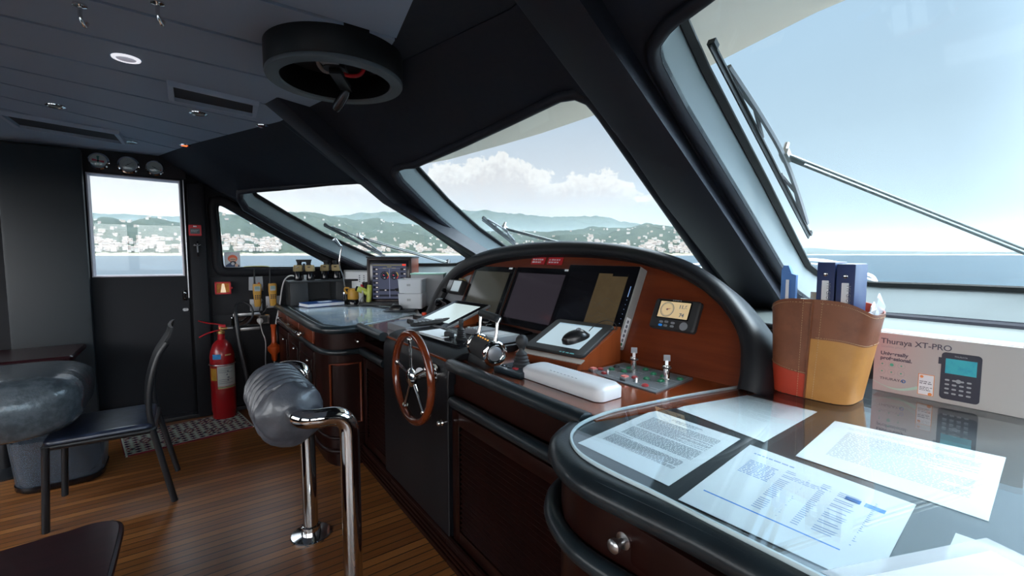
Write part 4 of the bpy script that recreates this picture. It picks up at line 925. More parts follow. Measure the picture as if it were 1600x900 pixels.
# phone handset, key box, red button box between the left tablet and the pedestal
t = thing('cordless_phone', 'dark grey cordless phone lying with keypad up beside the left tablet', 'phone', (1.15, 2.42, .93))
p0, p1 = V((1.03, 2.43, .936)), V((1.26, 2.38, .950)); d_ = (p1-p0).normalized(); sd = V((0, 0, 1)).cross(d_).normalized(); up = d_.cross(sd); Rp = Matrix((d_, sd, up)).transposed()
g = G(); mid = (p0+p1)/2; g.loft([[p0+d_*(.25*s_)+sd*w_*cos(a)+up*(.010+h_*sin(a)) for a in [2*pi*k/14 for k in range(14)]] for s_, w_, h_ in ((0, .018, .006), (.05, .028, .012), (.3, .030, .014), (.6, .028, .014), (.85, .031, .018), (.95, .028, .016), (1, .015, .008))], cap=True); g.obj('shell', 'blackm', t, 60)
g = G()
for i in range(5):
    for j in (-1, 0, 1): g.obox(p0+d_*(.03+.022*i)+sd*.014*j+up*.025, (.014, .010, .004), Rp, .001)
g.obj('key', 'grey', t); g = G(); g.obox(p0+d_*.165+up*.026, (.045, .034, .003), Rp, .001); g.obj('screen', 'grey', t)
t = thing('key_switch_box', 'grey aluminium box with a row of black knobs at the left console edge', 'control box', (1.05, 2.55, .90))
Rk = Matrix.Rotation(radians(3), 3, 'Z'); g = G(); g.obox((1.055, 2.53, .920), (.15, .26, .040), Rk, .003); g.obj('case', 'alu', t)
for k in range(3):
    g = G(); g.lathe([(.010, 0), (.011, .003), (.010, .018), (.008, .020)], (1.075, 2.57-.024*k, .941), n=14); g.obj('knob', 'blackm', t)
t = thing('chart_plotter_pad', 'thin dark blue pad lying behind the box with black knobs', 'pad', (1.18, 2.78, .90))
G().plate(rrect(.22, .13, .01), (1.19, 2.78, .902), (.35, -.93, 0), (.93, .35, 0), .012, .003).obj('pad', mat('slate blue cover', (.06, .10, .16), .35), t)
t = thing('stop_button_box', 'small black box with a red push button at the left end of the console', 'button', (1.37, 2.99, .90))
g = G(); g.obox((1.36, 2.96, .910), (.11, .16, .02), Rk, .003); g.obj('case', 'blackgl', t)
g = G(); g.lathe([(.016, 0), (.017, .004), (.017, .014), (.014, .018)], (1.365, 2.98, .920), n=18); g.obj('button', mat('red push button', (.75, .06, .02), .3), t)
# engine start plate
t = thing('engine_start_panel', 'slate engine start panel with two key switches and green and red buttons', 'control panel', (1.33, 1.06, .90))
cs = [V((1.216, .892, .9005)), V((1.473, .924, .9005)), V((1.454, 1.227, .9005)), V((1.225, 1.215, .9005))]
G().prism(cs, (0, 0, .004)).obj('plate', mat('slate engraved panel', (.10, .115, .13), .4), t, 0)
def pp(u, v): a = cs[3].lerp(cs[0], u); b = cs[2].lerp(cs[1], u); return a.lerp(b, v)+V((0, 0, .004))
g = G(); g.tube([pp(u, v) for u, v in ((.03, .04), (.03, .96), (.97, .96), (.97, .04))], .0007, 4, closed=True)
for u0 in (.06, .54):
    for i in range(9): q = pp(u0+.09+.12*(i % 3)+.05, .18+.26*(i//3)); g.obox(q+V((-.014, .0, .0005)), (.003, .03, .0006))
g.tube([pp(.5, .93), pp(.5, .55)], .0007, 4); g.obj('engraving', 'lightgrey', t, 0)
k_ = 0
for u, v, m_ in ((.10, .62, 'blackm'), (.24, .72, 'green'), (.14, .42, 'green'), (.30, .48, 'green'), (.05, .27, 'redlens'), (.20, .14, 'redlens'), (.60, .72, 'green'), (.74, .72, 'green'), (.66, .42, 'green'), (.82, .48, 'green'), (.55, .32, 'redlens'), (.80, .12, 'redlens'), (.42, .85, 'green'), (.93, .78, 'green')):
    g = G(); q = pp(u, v); g.lathe([(.0125, 0), (.0125, .003), (.0105, .0035), (.010, .006), (.006, .008), (.0005, .009)], q, n=18); g.obj('button', m_, t, 50)
for u, v in ((.07, .06), (.52, .12)):
    g = G(); g.obox(pp(u, v)+V((0, 0, .006)), (.026, .026, .012), None, .002); fr_ = g.obj('guarded_switch', 'steel', t)
    g = G(); g.obox(pp(u, v)+V((0, 0, .0145)), (.020, .020, .005), None, .001); g.obj('switch_cap', 'pinklens', fr_)
for u, v in ((.24, .17), (.66, .17)):
    g = G(); q = pp(u, v); g.tube([q, q+V((.0, 0, .016))], [.008, .005], 10); g.tube([q+V((0, -.012, .006)), q+V((0, .012, .006))], .003, 6); g.obj('toggle', 'steel', t)
for u, v in ((.38, .60), (.86, .55)):
    q = pp(u, v); g = G(); g.lathe([(.0135, 0), (.0135, .010), (.012, .011), (.012, .046), (.0155, .047), (.0155, .056), (.011, .058)], q, n=22); kb = g.obj('key_switch', 'chrome', t, 40)
    g = G(); g.lathe([(.0158, .0465), (.0158, .052)], q, n=22); g.obj('key_collar', 'blackm', kb)
    g = G(); g.obox(q+V((0, 0, .066)), (.004, .010, .018), Matrix.Rotation(radians(38), 3, 'Z')); g.obj('key_blade', 'steel', kb)
    g = G(); g.obox(q+V((0, 0, .083)), (.004, .023, .022), Matrix.Rotation(radians(38), 3, 'Z'), .0015); g.obj('key_bow', 'grey', kb)
t = thing('folded_card', 'dark folded card lying between the router and the engine start panel', 'card', (1.17, 1.22, .90))
g = G(); g.prism([(1.10, 1.09, .901), (1.19, 1.06, .901), (1.25, 1.22, .901), (1.17, 1.27, .901)], (0, 0, .004)); g.obj('card', 'blackgl', t, 0)
G().prism([(1.16, 1.10, .9055), (1.20, 1.085, .9055), (1.235, 1.20, .9055), (1.19, 1.22, .9055)], (0, 0, .001)).obj('wood_print', 'mahog', t, 0)
# ================================================================== CHART TABLE (port)
def sweep_edge(name, P, r, m, parent, flat=.9):
    return G().tube(catmull(P, 5), r, 14, flat=flat).obj(name, m, parent, 60)
ct = thing('chart_table', 'mahogany chart table with rounded corner and glass top below the port corner window', 'table', (1.1, 3.7, 0))
CT = [(.66, 4.54), (.655, 3.08), (.665, 2.98), (.70, 2.90), (.77, 2.86), (.90, 2.86)]
cc = [V((.66, 4.54, 0))]+catmull([(x, y, 0) for x, y in CT[1:]], 5)
body = [(p.x, p.y) for p in cc]+[(1.42, 3.22), (1.60, 3.7), (1.35, 4.54)]
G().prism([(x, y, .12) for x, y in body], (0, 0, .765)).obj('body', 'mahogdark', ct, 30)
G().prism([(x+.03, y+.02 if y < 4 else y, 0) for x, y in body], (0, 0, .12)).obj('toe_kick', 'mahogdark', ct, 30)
top = [(p.x-.012, p.y-.012) for p in cc]+[(1.43, 3.20), (1.62, 3.7), (1.35, 4.54)]
G().prism([(x, y, .885) for x, y in top], (0, 0, .012)).obj('table_top', 'leather', ct, 20)
nose = [(p.x-.022, p.y-.014 if p.x > .68 else p.y, .888) for p in cc]
G().tube(nose, .024, 14).obj('edge_roll', 'leather', ct, 60)
G().tube([(p.x-.004, p.y-.006, .745) for p in cc], .018, 12).obj('lower_roll', 'leather', ct, 60)
for zz, rr in ((.115, .016), (.20, .010)): G().tube([(p.x-.003, p.y-.004, zz) for p in cc], rr, 10).obj('base_moulding', 'mahogdark', ct, 60)
# raised door panel on the rounded end, drawers and doors with knobs on the aft side
g = G()
for a, b in ((.30, .66),):
    g.loft([[V((x, y, a)), V((x, y, b))] for x, y in ((.70, 2.895), (.735, 2.87), (.775, 2.852), (.86, 2.852))], closed=False)
e = [(.692, 2.90), (.725, 2.868), (.775, 2.850), (.865, 2.850)]
g = G(); pts_ = [V((x, y, .67)) for x, y in e]+[V((x, y, .29)) for x, y in e[::-1]]; g.tube(pts_, .008, 8, closed=True); g.obj('panel_moulding', 'mahog', ct, 60)
fr_ = .0
for k, (y0, y1) in enumerate(((3.12, 3.55), (3.58, 4.0), (4.03, 4.48))):
    g = G(); g.box(.640, .662, y0, y1, .77, .855, .004); dr = g.obj('drawer', 'mahog', ct)
    g = G(); g.cyl((.64, (y0+y1)/2, .812), (.618, (y0+y1)/2, .812), .004, 8); g.sph((.612, (y0+y1)/2, .812), .011, 12); g.obj('knob', 'chrome', dr)
    g = G(); g.box(.642, .662, y0, y1, .22, .715, .004); g.box(.634, .648, y0+.05, y1-.05, .28, .66, .006); dr = g.obj('door', 'mahogdark', ct)
    g = G(); g.cyl((.64, y0+.03, .66), (.618, y0+.03, .66), .004, 8); g.sph((.612, y0+.03, .66), .011, 12); g.obj('knob', 'chrome', dr)
g = G(); g.cyl((.845, 2.855, .81), (.845, 2.825, .81), .004, 8); g.sph((.845, 2.82, .81), .012, 12); g.obj('knob', 'chrome', ct)
g = G(); g.tube([(.605, 4.22, .80), (.605, 3.36, .80)], .016, 14); g.obj('grab_rail', 'blackgl', ct, 60)
g = G()
for y in (4.12, 3.42): g.cyl((.605, y, .80), (.66, y, .80), .006, 8); g.sph((.605, y, .80), .018, 12)
g.sph((.605, 3.36, .80), .017, 12); g.obj('rail_bracket', 'chrome', ct)
GLT = [(.69, 4.35), (.675, 3.60), (.672, 3.09), (.695, 2.94), (.77, 2.875), (.90, 2.89), (1.10, 3.0), (1.40, 3.20), (1.45, 3.6), (1.3, 4.0)]
gt = thing('chart_glass', 'clear glass sheet covering the nautical chart on the chart table', 'glass', (1.0, 3.6, .898))
gl = catmull([(x, y, 0) for x, y in GLT[:-2]], 4); GL = [(p.x, p.y) for p in gl]+GLT[-2:]
G().prism([(x, y, .9005) for x, y in GL], (0, 0, .006)).obj('sheet', 'sheet2', gt, 0)
G().tube([(x, y, .9035) for x, y in GL], .0032, 6, closed=True).obj('polished_edge', 'edge', gt, 60)
def chart_mat():
    m = bpy.data.materials.new('nautical chart paper'); m.use_nodes = True; T = NT(m.node_tree); p = T.n['Principled BSDF']
    tc = T.new('ShaderNodeTexCoord').outputs['Object']; a = T.noise(tc, 3, 5, .6)
    ln = T.math('LESS_THAN', T.math('ABSOLUTE', T.math('SUBTRACT', T.math('FRACT', T.math('MULTIPLY', a, 14)), .5)), .035)
    c = T.mix(T.math('GREATER_THAN', a, .53), (.62, .70, .80, 1), (.82, .86, .88, 1)); c = T.mix(T.math('MULTIPLY', ln, .6), c, (.15, .2, .28, 1)); T.put(p.inputs['Base Color'], c); p.inputs['Roughness'].default_value = .7; return m
M['chart'] = chart_mat()
o = G().prism([(.73, 4.2, .8975), (.71, 3.10, .8975), (.78, 2.93, .8975), (1.06, 3.02, .8975), (1.36, 3.24, .8975), (1.28, 3.9, .8975)], (0, 0, .001)).obj('nautical_chart', 'chart', smooth=0)
tag(o, 'pale blue grey nautical chart under the glass of the chart table', 'chart')
# shelf box with binoculars
sh = thing('shelf_unit', 'low black open shelf standing at the back of the chart table', 'shelf', (1.05, 4.42, .898))
g = G(); g.box(.70, 1.50, 4.28, 4.53, 1.105, 1.122, .004); g.box(.715, .86, 4.30, 4.53, .898, 1.105, .004); g.box(1.10, 1.20, 4.30, 4.53, .898, 1.105, .004); g.box(.86, 1.10, 4.50, 4.53, .898, 1.105); g.box(1.2, 1.45, 4.33, 4.53, .898, 1.105, .004); g.obj('carcass', mat('charcoal shelf vinyl', (.030, .034, .038), .5, bump=(240, .2, .001)), sh)
def binoculars(x, y, z, rot, label, caps):
    t = thing('binoculars', label, 'binoculars', (x, y, z), 'binoculars on the shelf'); Rz = Matrix.Rotation(rot, 3, 'Z')
    q = lambda a, b, c_: V((x, y, z))+Rz @ V((a, b, c_))
    for s_ in (-1, 1):
        g = G(); g.lathe([(.033, 0), (.035, .003), (.035, .02), (.028, .078), (.026, .085)], q(.052*s_, 0, 0), n=20); g.obj('objective_barrel', 'blackgl', t, 40)
        g = G(); g.loft([[q(.052*s_+cx+w_*px, d_*py, zz) for px, py in rrect(2, 2, .5, 3)] for zz, w_, d_, cx in ((.080, .034, .030, -.002*s_), (.088, .038, .033, -.002*s_), (.128, .037, .032, -.005*s_), (.136, .033, .028, -.006*s_))], cap=True); g.obj('prism_housing', 'tan', t, 50)
        g = G(); g.lathe([(.020, 0), (.021, .01), (.017, .014), (.021, .020), (.021, .042)], q(.038*s_, 0, .134), n=18); g.obj('eyepiece', 'blackm', t, 40)
        g = G(); g.obox(q(.046*s_, -.034, .118), (.022, .003, .007), Rz); g.obj('badge', 'blackgl', t)
    g = G(); g.tube([q(0, 0, .085), q(0, 0, .15)], .010, 10); g.obox(q(0, 0, .112), (.04, .02, .028), Rz, .003); g.obj('bridge', 'blackm', t)
    if caps: g = G(); g.obox(q(0, .0, .180), (.125, .048, .010), Rz, .004); g.obox(q(0, 0, .170), (.12, .03, .014), Rz, .004); g.obj('eyepiece_cover', 'blackm', t)
binoculars(.845, 4.36, 1.122, radians(-22), 'left pair of tan and black binoculars with rubber eyepiece cover, standing on the shelf', True)
binoculars(1.075, 4.38, 1.122, radians(-22), 'right pair of tan and black binoculars with bare eyepieces, standing on the shelf', False)
tag(G().box(.86, .95, 4.44, 4.47, 1.1225, 1.165, .002).obj('note_card', 'paper'), 'small white card between the barrels of the left binoculars', 'card')
g = G(); g.box(1.055, 1.075, 4.46, 4.475, 1.1225, 1.18, .002); g.cyl((1.065, 4.465, 1.18), (1.065, 4.465, 1.19), .01, 10)
tag(g.obj('lighter', 'skyblue'), 'blue lighter between the barrels of the right binoculars', 'lighter')
# headset on the shelf's lower board, blue logbook
g = G(); g.tube(catmull([(.90, 4.40, .915), (.95, 4.36, .935), (1.02, 4.38, .94), (1.08, 4.42, .915)], 5), .008, 8); g.sph((.90, 4.40, .918), .022, 12); g.obox((.955, 4.35, .91), (.13, .04, .02), Matrix.Rotation(.2, 3, 'Z'), .005)
tag(g.obj('headset', 'blackm', smooth=60), 'black headset lying inside the low shelf', 'headset')
t = thing('logbook', 'thick royal blue logbook with white label lying in front of the shelf', 'book', (.95, 4.18, .907))
a_, b_, c_, d_ = V((.765, 4.22, 0)), V((.80, 4.03, 0)), V((1.12, 4.10, 0)), V((1.09, 4.31, 0))
def up_(p, z): return V((p.x, p.y, z))
G().prism([up_(p, .907) for p in (a_, b_, c_, d_)], (0, 0, .004)).obj('back_cover', 'blueb', t, 0)
ce = (a_+b_+c_+d_)/4
G().prism([up_(p.lerp(ce, .02), .911) for p in (a_, b_, c_, d_)], (0, 0, .024)).obj('pages', 'paper', t, 0)
G().prism([up_(p, .935) for p in (a_, b_, c_, d_)], (0, 0, .004)).obj('front_cover', 'blueb', t, 0)
G().prism([up_(p.lerp(ce+V((.03, 0, 0)), .66), .939) for p in (a_, b_, c_, d_)], (0, 0, .0006)).obj('label_sticker', 'paper', t, 0)
# gooseneck lamp
t = thing('gooseneck_lamp', 'chrome gooseneck reading lamp bending up beside the shelf', 'lamp', (1.17, 4.28, .99))
g = G(); g.tube(catmull([(1.165, 4.27, .965), (1.165, 4.265, 1.06), (1.15, 4.255, 1.16), (1.12, 4.24, 1.26), (1.13, 4.235, 1.36), (1.14, 4.225, 1.42), (1.12, 4.22, 1.445), (1.085, 4.215, 1.47)], 6), .0065, 8); g.obj('gooseneck', 'chrome', t, 60)
g = G(); g.tube([(1.125, 4.222, 1.43), (1.10, 4.217, 1.462), (1.075, 4.21, 1.49)], [.012, .016, .021], 14); g.obj('lamp_head', 'chrome', t, 60)
g = G(); g.lathe([(.014, 0), (.016, .01), (.013, .05), (.018, .06), (.010, .085)], (1.165, 4.27, .93), n=16); g.obj('base', 'chrome', t, 50)
# wall folder, yellow lanterns
t = thing('document_folder', 'upright pale folder of papers leaning behind the yellow lantern', 'folder', (1.33, 4.28, .90))
G().prism([(1.20, 4.40, .90), (1.42, 4.16, .90), (1.42, 4.16, 1.20), (1.20, 4.40, 1.205)], (.02, .02, 0)).obj('cover', 'lightgrey', t, 0)
G().prism([(1.212, 4.381, .91), (1.41, 4.163, .91), (1.41, 4.163, 1.185), (1.212, 4.381, 1.19)], (-.004, -.004, 0)).obj('sheet', 'paper', t, 0)
g = G()
for k in range(3):
    for j in range(4): p_ = V((1.31+.03*k, 4.270-.034*k, 1.10+.018*j)); g.obox(p_+V((-.006, -.006, 0)), (.012, .001, .010), Matrix.Rotation(radians(-48), 3, 'Z'))
g.obj('print', 'ink', t, 0)
t = thing('lantern', 'amber yellow hand lantern on black base next to the engine monitor', 'lantern', (1.20, 4.12, .90))
g = G(); g.lathe([(.050, 0), (.052, .01), (.044, .05), (.040, .055)], (1.20, 4.12, .90), n=24); g.obj('base', 'blackgl', t, 40)
g = G(); g.lathe([(.046, .05), (.048, .06), (.046, .13), (.038, .145), (.02, .15)], (1.20, 4.12, .90), n=24); g.obj('lamp_body', 'yellow', t, 40)
g = G(); g.tube(catmull([(1.155, 4.14, 1.0), (1.135, 4.145, 1.03), (1.14, 4.14, 1.055), (1.17, 4.13, 1.05)], 5), .008, 8); g.obj('handle', 'yellow', t, 60)
t = thing('hand_torch', 'pale lime hand torch with angled head standing beside the amber lantern', 'torch', (1.33, 4.02, .90))
g = G(); g.tube([(1.23, 4.08, 1.045), (1.27, 4.06, 1.03), (1.31, 4.03, 1.0)], [.026, .028, .022], 14); g.tube([(1.31, 4.03, .915), (1.315, 4.028, 1.0), (1.32, 4.025, 1.08)], [.022, .024, .022], 14); g.obj('housing', 'lime', t, 60)
g = G(); g.tube([(1.215, 4.087, 1.05), (1.23, 4.08, 1.045)], .024, 14); g.obj('lens', 'blackgl', t)
g = G()
for k in range(3): a = 2*pi*k/3+.4; g.tube([(1.26, 4.03, .985), (1.26+.05*cos(a), 4.03+.05*sin(a), .903)], .004, 6)
g.cyl((1.26, 4.03, .98), (1.26, 4.04, 1.03), .008, 8)
tag(g.obj('mini_tripod', 'steel'), 'small steel tripod in front of the amber lantern', 'tripod')
t = thing('toolholder', 'black box holding red handled tools behind the lime torch', 'box', (1.30, 4.20, .90))
g = G(); g.box(1.30, 1.40, 4.10, 4.18, .90, 1.10, .005); g.obj('box', 'blackm', t)
g = G(); g.tube([(1.28, 4.14, 1.0), (1.285, 4.14, 1.08)], .012, 8); g.sph((1.29, 4.13, 1.06), .014, 10); g.obj('tool_handle', 'redp', t, 60)
# engine monitor in a mahogany case, facing the helm
E0, E1 = V((1.325, 4.095, .90)), V((1.652, 3.862, .90)); ex = (E1-E0).normalized(); ez = V((0, 0, 1)); en = ex.cross(ez)       # en faces the helm
t = thing('engine_monitor', 'engine monitor in mahogany case showing two round gauges, on the chart table', 'monitor', (E0+E1)/2-en*.15)
w, h = (E1-E0).length, .42; Re = Matrix((ex, en, ez)).transposed(); ctr = (E0+E1)/2
g = G(); g.obox(ctr-en*.16+ez*(h/2), (w, .32, h), Re, .004); g.obj('wooden_case', 'mahog', t, 20)
g = G(); g.obox(ctr-en*.155+ez*(h+.006), (w+.012, .34, .014), Re, .003); g.obj('top_board', 'blackm', t)
g = G()
for a, b, c_, d_ in ((-w/2+.012, 0, .024, h-.01), (w/2-.012, 0, .024, h-.01)): g.obox(ctr+ex*a+ez*(h/2)+en*.004, (c_, .014, d_), Re, .003)
for zz in (.03, h-.012): g.obox(ctr+ez*zz+en*.004, (w-.02, .014, .024), Re, .003)
g.obj('front_frame', 'mahogdark', t)
g = G(); g.obox(ctr+ez*(h/2+.008)+en*.001, (w-.04, .008, h-.05), Re, .002); g.obj('bezel', 'blackgl', t)
sc_ = ctr+ez*(h/2+.0)+en*.006; sw_, shh = w-.095, h-.10
emi = lambda n, c_, s_=.6: mat(n, tuple(v*.12 for v in c_), .3, spec=.1, emit=c_, estr=s_*1.2)
G().plate(rrect(sw_, shh, .002), sc_, ex, ez, -.0008).obj('screen', emi('slate blue screen', (.065, .075, .125)), t, 0)
def tile(name, L, m, d_=.0010):
    g = G()
    for x0, z0, x1, z1 in L: g.plate([(x0, z0), (x1, z0), (x1, z1), (x0, z1)], sc_+en*d_, ex, ez, -.0004)
    return g.obj(name, m, t, 0)
X0, X1, Z0, Z1 = -sw_/2, sw_/2, -shh/2, shh/2
cw = sw_*.17
tile('data_tile', [(X0+.004, Z0+.012+k*.041, X0+cw, Z0+.034+k*.041) for k in range(7)]+[(X1-cw, Z0+.012+k*.041, X1-.004, Z0+.034+k*.041) for k in range(7)]+[(X0+cw+.006, Z0+.07, -.004, Z0+.088), (.004, Z0+.07, X1-cw-.006, Z0+.088), (X0+cw+.006, Z0+.02, -.004, Z0+.038), (.004, Z0+.02, X1-cw-.006, Z0+.038)], emi('dark tile', (.010, .012, .022)))
tile('data_value', [(X0+cw-.022, Z0+.016+k*.041, X0+cw-.005, Z0+.027+k*.041) for k in range(7)]+[(X1-.024, Z0+.016+k*.041, X1-.007, Z0+.027+k*.041) for k in range(7)]+[(-.045, Z0+.073, -.03, Z0+.083), (.05, Z0+.073, .065, Z0+.083)], emi('pale digits', (.55, .50, .50), .7), .0016)
tile('divider', [(-.002, Z0+.01, .002, Z1-.05), (X0+cw+.002, Z1-.045, X1-cw-.002, Z1-.043)], emi('pale blue line', (.20, .22, .34), .8), .0016)
tile('title_bar', [(X0+.004, Z1-.016, X1-.04, Z1-.012), (-.02, Z1-.032, .02, Z1-.028), (-.06, Z1-.042, -.03, Z1-.039), (.025, Z1-.042, .06, Z1-.039)], emi('dim yellow text', (.30, .26, .06), .8), .0016)
tile('alarm_tile', [(X1-.036, Z1-.020, X1-.003, Z1-.004), (X1-.016, Z0+.002, X1-.002, Z0+.010)], emi('red alarm', (.8, .05, .02), .9), .0016)
for s_ in (-1, 1):
    gc = sc_+ex*(s_*.044)+ez*.052; G().plate(circle(.038, 28), gc+en*.0012, ex, ez, -.0006).obj('gauge_face', emi('dark gauge', (.012, .014, .028)), t, 0)
    g = G(); g.plate([(.037*cos(a), .037*sin(a)) for a in [radians(v) for v in range(-5, 56, 10)]]+[(.032*cos(a), .032*sin(a)) for a in [radians(v) for v in range(55, -6, -10)]], gc+en*.0020, ex, ez, -.0004); g.obj('gauge_yellow_arc', emi('gauge yellow', (.6, .42, .05), .8), t, 0)
    g = G(); g.plate([(.037*cos(a), .037*sin(a)) for a in [radians(v) for v in range(-50, -5, 8)]]+[(.032*cos(a), .032*sin(a)) for a in [radians(v) for v in range(-10, -51, -8)]], gc+en*.0020, ex, ez, -.0004); g.obj('gauge_red_arc', emi('gauge red', (.7, .03, .02), .8), t, 0)
    g = G(); g.plate([(-.012, .0), (.0, -.002), (.0, .002)], gc+en*.0020, ex, ez, -.0004); g.plate([(-.014, .002), (-.004, .002), (-.004, .007), (-.014, .007)], gc+en*.0020, ex, ez, -.0004); g.obj('gauge_needle', emi('gauge needle', (.7, .06, .1), .8), t, 0)
    g = G(); [g.plate(circle(.0016, 6, .029*cos(radians(225-30*k)), .029*sin(radians(225-30*k))), gc+en*.0020, ex, ez, -.0004) for k in range(8)]; g.plate([(-.007, -.026), (.007, -.026), (.007, -.020), (-.007, -.020)], gc+en*.002, ex, ez, -.0004); g.obj('gauge_marks', emi('gauge marks', (.35, .38, .45), .8), t, 0)
# keyboard, mouse, mat
t = thing('keyboard', 'black computer keyboard in front of the engine monitor', 'keyboard', ctr+en*.12+V((0, 0, .007)))
kc = ctr+en*.115-ex*.02+V((0, 0, .012)); kc.z = .914
g = G(); g.obox(kc+V((0, 0, .002)), (.40, .145, .016), Re, .004); g.obj('body', 'blackm', t)
g = G(); n_ = 0
for r_ in range(5):
    for k in range(19): g.obox(kc+ex*(-.18+.02*k)+en*(-.052+.024*r_)+V((0, 0, .012)), (.015, .018, .006), Re, .0015)
g.obj('keys', mat('black key caps', (.03, .03, .033), .4), t, kind='stuff')
mpc = V((1.37, 3.43, .9075))
Rm2 = Matrix.Rotation(radians(-40), 3, 'Z')
g = G(); g.obox(mpc+V((0, 0, .002)), (.24, .17, .003), Rm2); tag(g.obj('mouse_mat', mat('navy mouse mat', (.02, .03, .045), .6)), 'thin navy mouse mat on the chart table glass', 'mouse mat')
t = thing('computer_mouse', 'black mouse on the navy mat in front of the engine monitor', 'mouse', mpc+V((0, 0, .004)), 'computer mice')
mouse_body(t, mpc+V((-.03, .03, .0045)), Matrix.Identity(3), radians(35))
# translucent file boxes
def tub(name, c_, sx, sy, sz, lid, label, m='frost'):
    t = thing(name, label, 'box', c_); R_ = Re; c_ = V(c_)
    g = G(); rl = lambda k, z_, o_=0: [c_+R_ @ V((x*k, y*k, z_)) for x, y in rrect(sx-o_, sy-o_, .015)]
    g.loft([rl(.93, .001), rl(1, sz*.96), rl(1.02, sz*.97), rl(1.02, sz), rl(.97, sz), rl(.90, .006, .004)], cap=True); g.obj('tub', m, t, 40)
    if lid: g = G(); g.plate(rrect(sx*1.05, sy*1.05, .015), c_+V((0, 0, sz+.001)), ex, -en, .008, .003); g.obj('lid', lid, t)
    g = G(); g.plate(rrect(.03, .018, .003), c_+R_ @ V((-.01, sy/2+.002, sz*.6)), ex, ez, -.001); g.obj('label_sticker', 'lightgrey', t); return t
bc = V((1.475, 3.42, .9075)); bc = V((1.52, 3.54, .9075))
tub('storage_box', bc, .20, .20, .125, None, 'lower translucent plastic storage box beside the engine monitor')
tub('storage_box', bc+V((0, 0, .127)), .20, .20, .115, None, 'upper translucent plastic storage box, stacked on the lower one')
t = thing('file_box', 'grey box with mint green lid behind the translucent storage boxes', 'box', bc-en*.16+ex*.1)
g = G(); g.obox(bc-en*.20+ex*.10+V((0, 0, .135)), (.28, .16, .27), Re, .004); g.obj('box', 'lightgrey', t); g = G(); g.obox(bc-en*.20+ex*.10+V((0, 0, .277)), (.29, .17, .012), Re, .003); g.obj('lid', mat('mint green lid', (.35, .65, .55), .4), t)

# ================================================================== STARBOARD DESK
dk = thing('starboard_desk', 'mahogany desk with rounded corner, black padded edge and drawer in the right foreground', 'desk', (1.2, -.1, 0))
DG = [(.695, -1.9), (.695, .30), (.694, .43), (.694, .52), (.690, .60), (.692, .67), (.706, .73), (.742, .785), (.784, .819), (.842, .843), (.93, .856), (1.016, .852), (1.262, .818), (1.401, .790), (1.53, .765), (2.0, .70), (2.0, -1.9)]
DN = [(.655, -1.9), (.655, .25), (.652, .40), (.640, .52), (.630, .625), (.638, .70), (.672, .785), (.716, .840), (.768, .878), (.853, .905), (.93, .900)]
dn = [V((.655, -1.9, 0))]+catmull([(x, y, 0) for x, y in DN[1:]], 4)
fr_ = [(p.x+.03, p.y-.018 if p.x > .66 else p.y) for p in dn]
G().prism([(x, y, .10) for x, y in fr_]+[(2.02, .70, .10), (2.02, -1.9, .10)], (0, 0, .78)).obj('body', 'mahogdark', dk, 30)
G().prism([(p.x+.02, p.y-.01, .868) for p in dn]+[(2.02, .75, .868), (2.02, -1.9, .868)], (0, 0, .027)).obj('desk_top', mat('dark desk top', (.018, .022, .027), .35, bump=(140, .15, .001), vary=(8, (.028, .030, .034), .5)), dk, 20)
prof = [(0, .003), (-.003, .008), (.010, .012), (.03, .006), (.036, -.010), (.034, -.028), (.02, -.042), (.0, -.044)]
rows = []
for i, p in enumerate(dn):
    a, b = dn[max(i-1, 0)], dn[min(i+1, len(dn)-1)]; d_ = (b-a).normalized(); nrm = V((-d_.y, d_.x, 0))
    rows.append([p-nrm*.030+nrm*(u*1.0)+V((0, 0, .893+v)) for u, v in [(-.03, .004), (-.012, .007), (.004, .005), (.018, -.002), (.028, -.014), (.030, -.028), (.024, -.040), (.010, -.046), (-.02, -.046)]])
G().loft(rows, closed=False).obj('padded_edge', 'leather', dk, 60)
G().tube([(p.x+.012, p.y-.006, .725) for p in dn], .022, 14).obj('lower_roll', 'leather', dk, 60)
g = G(); g.box(.668, .69, .02, .66, .755, .835, .004); dr = g.obj('drawer', 'mahogdark', dk)
g = G(); g.lathe([(.016, 0), (.017, .003), (.007, .006), (.007, .018), (.013, .022), (.014, .032), (.010, .036), (.003, .037)], (.667, .555, .795), (-1, 0, 0), 20); g.obj('knob', 'steel', dr, 40)
g = G(); g.box(.668, .69, -.70, -.02, .755, .835, .004); g.obj('drawer', 'mahogdark', dk)
dgl = thing('desk_glass', 'clear glass sheet with polished edge covering the starboard desk papers', 'glass', (1.2, -.1, .905))
gg = catmull([(x, y, 0) for x, y in DG[1:15]], 3); GG = [DG[0]]+[(p.x, p.y) for p in gg]+DG[15:]
G().prism([(x, y, .899) for x, y in GG], (0, 0, .009)).obj('sheet', 'sheet', dgl, 0)
G().tube([(x, y, .9035) for x, y in GG[:-2]], .0046, 6).obj('polished_edge', 'edge', dgl, 60)
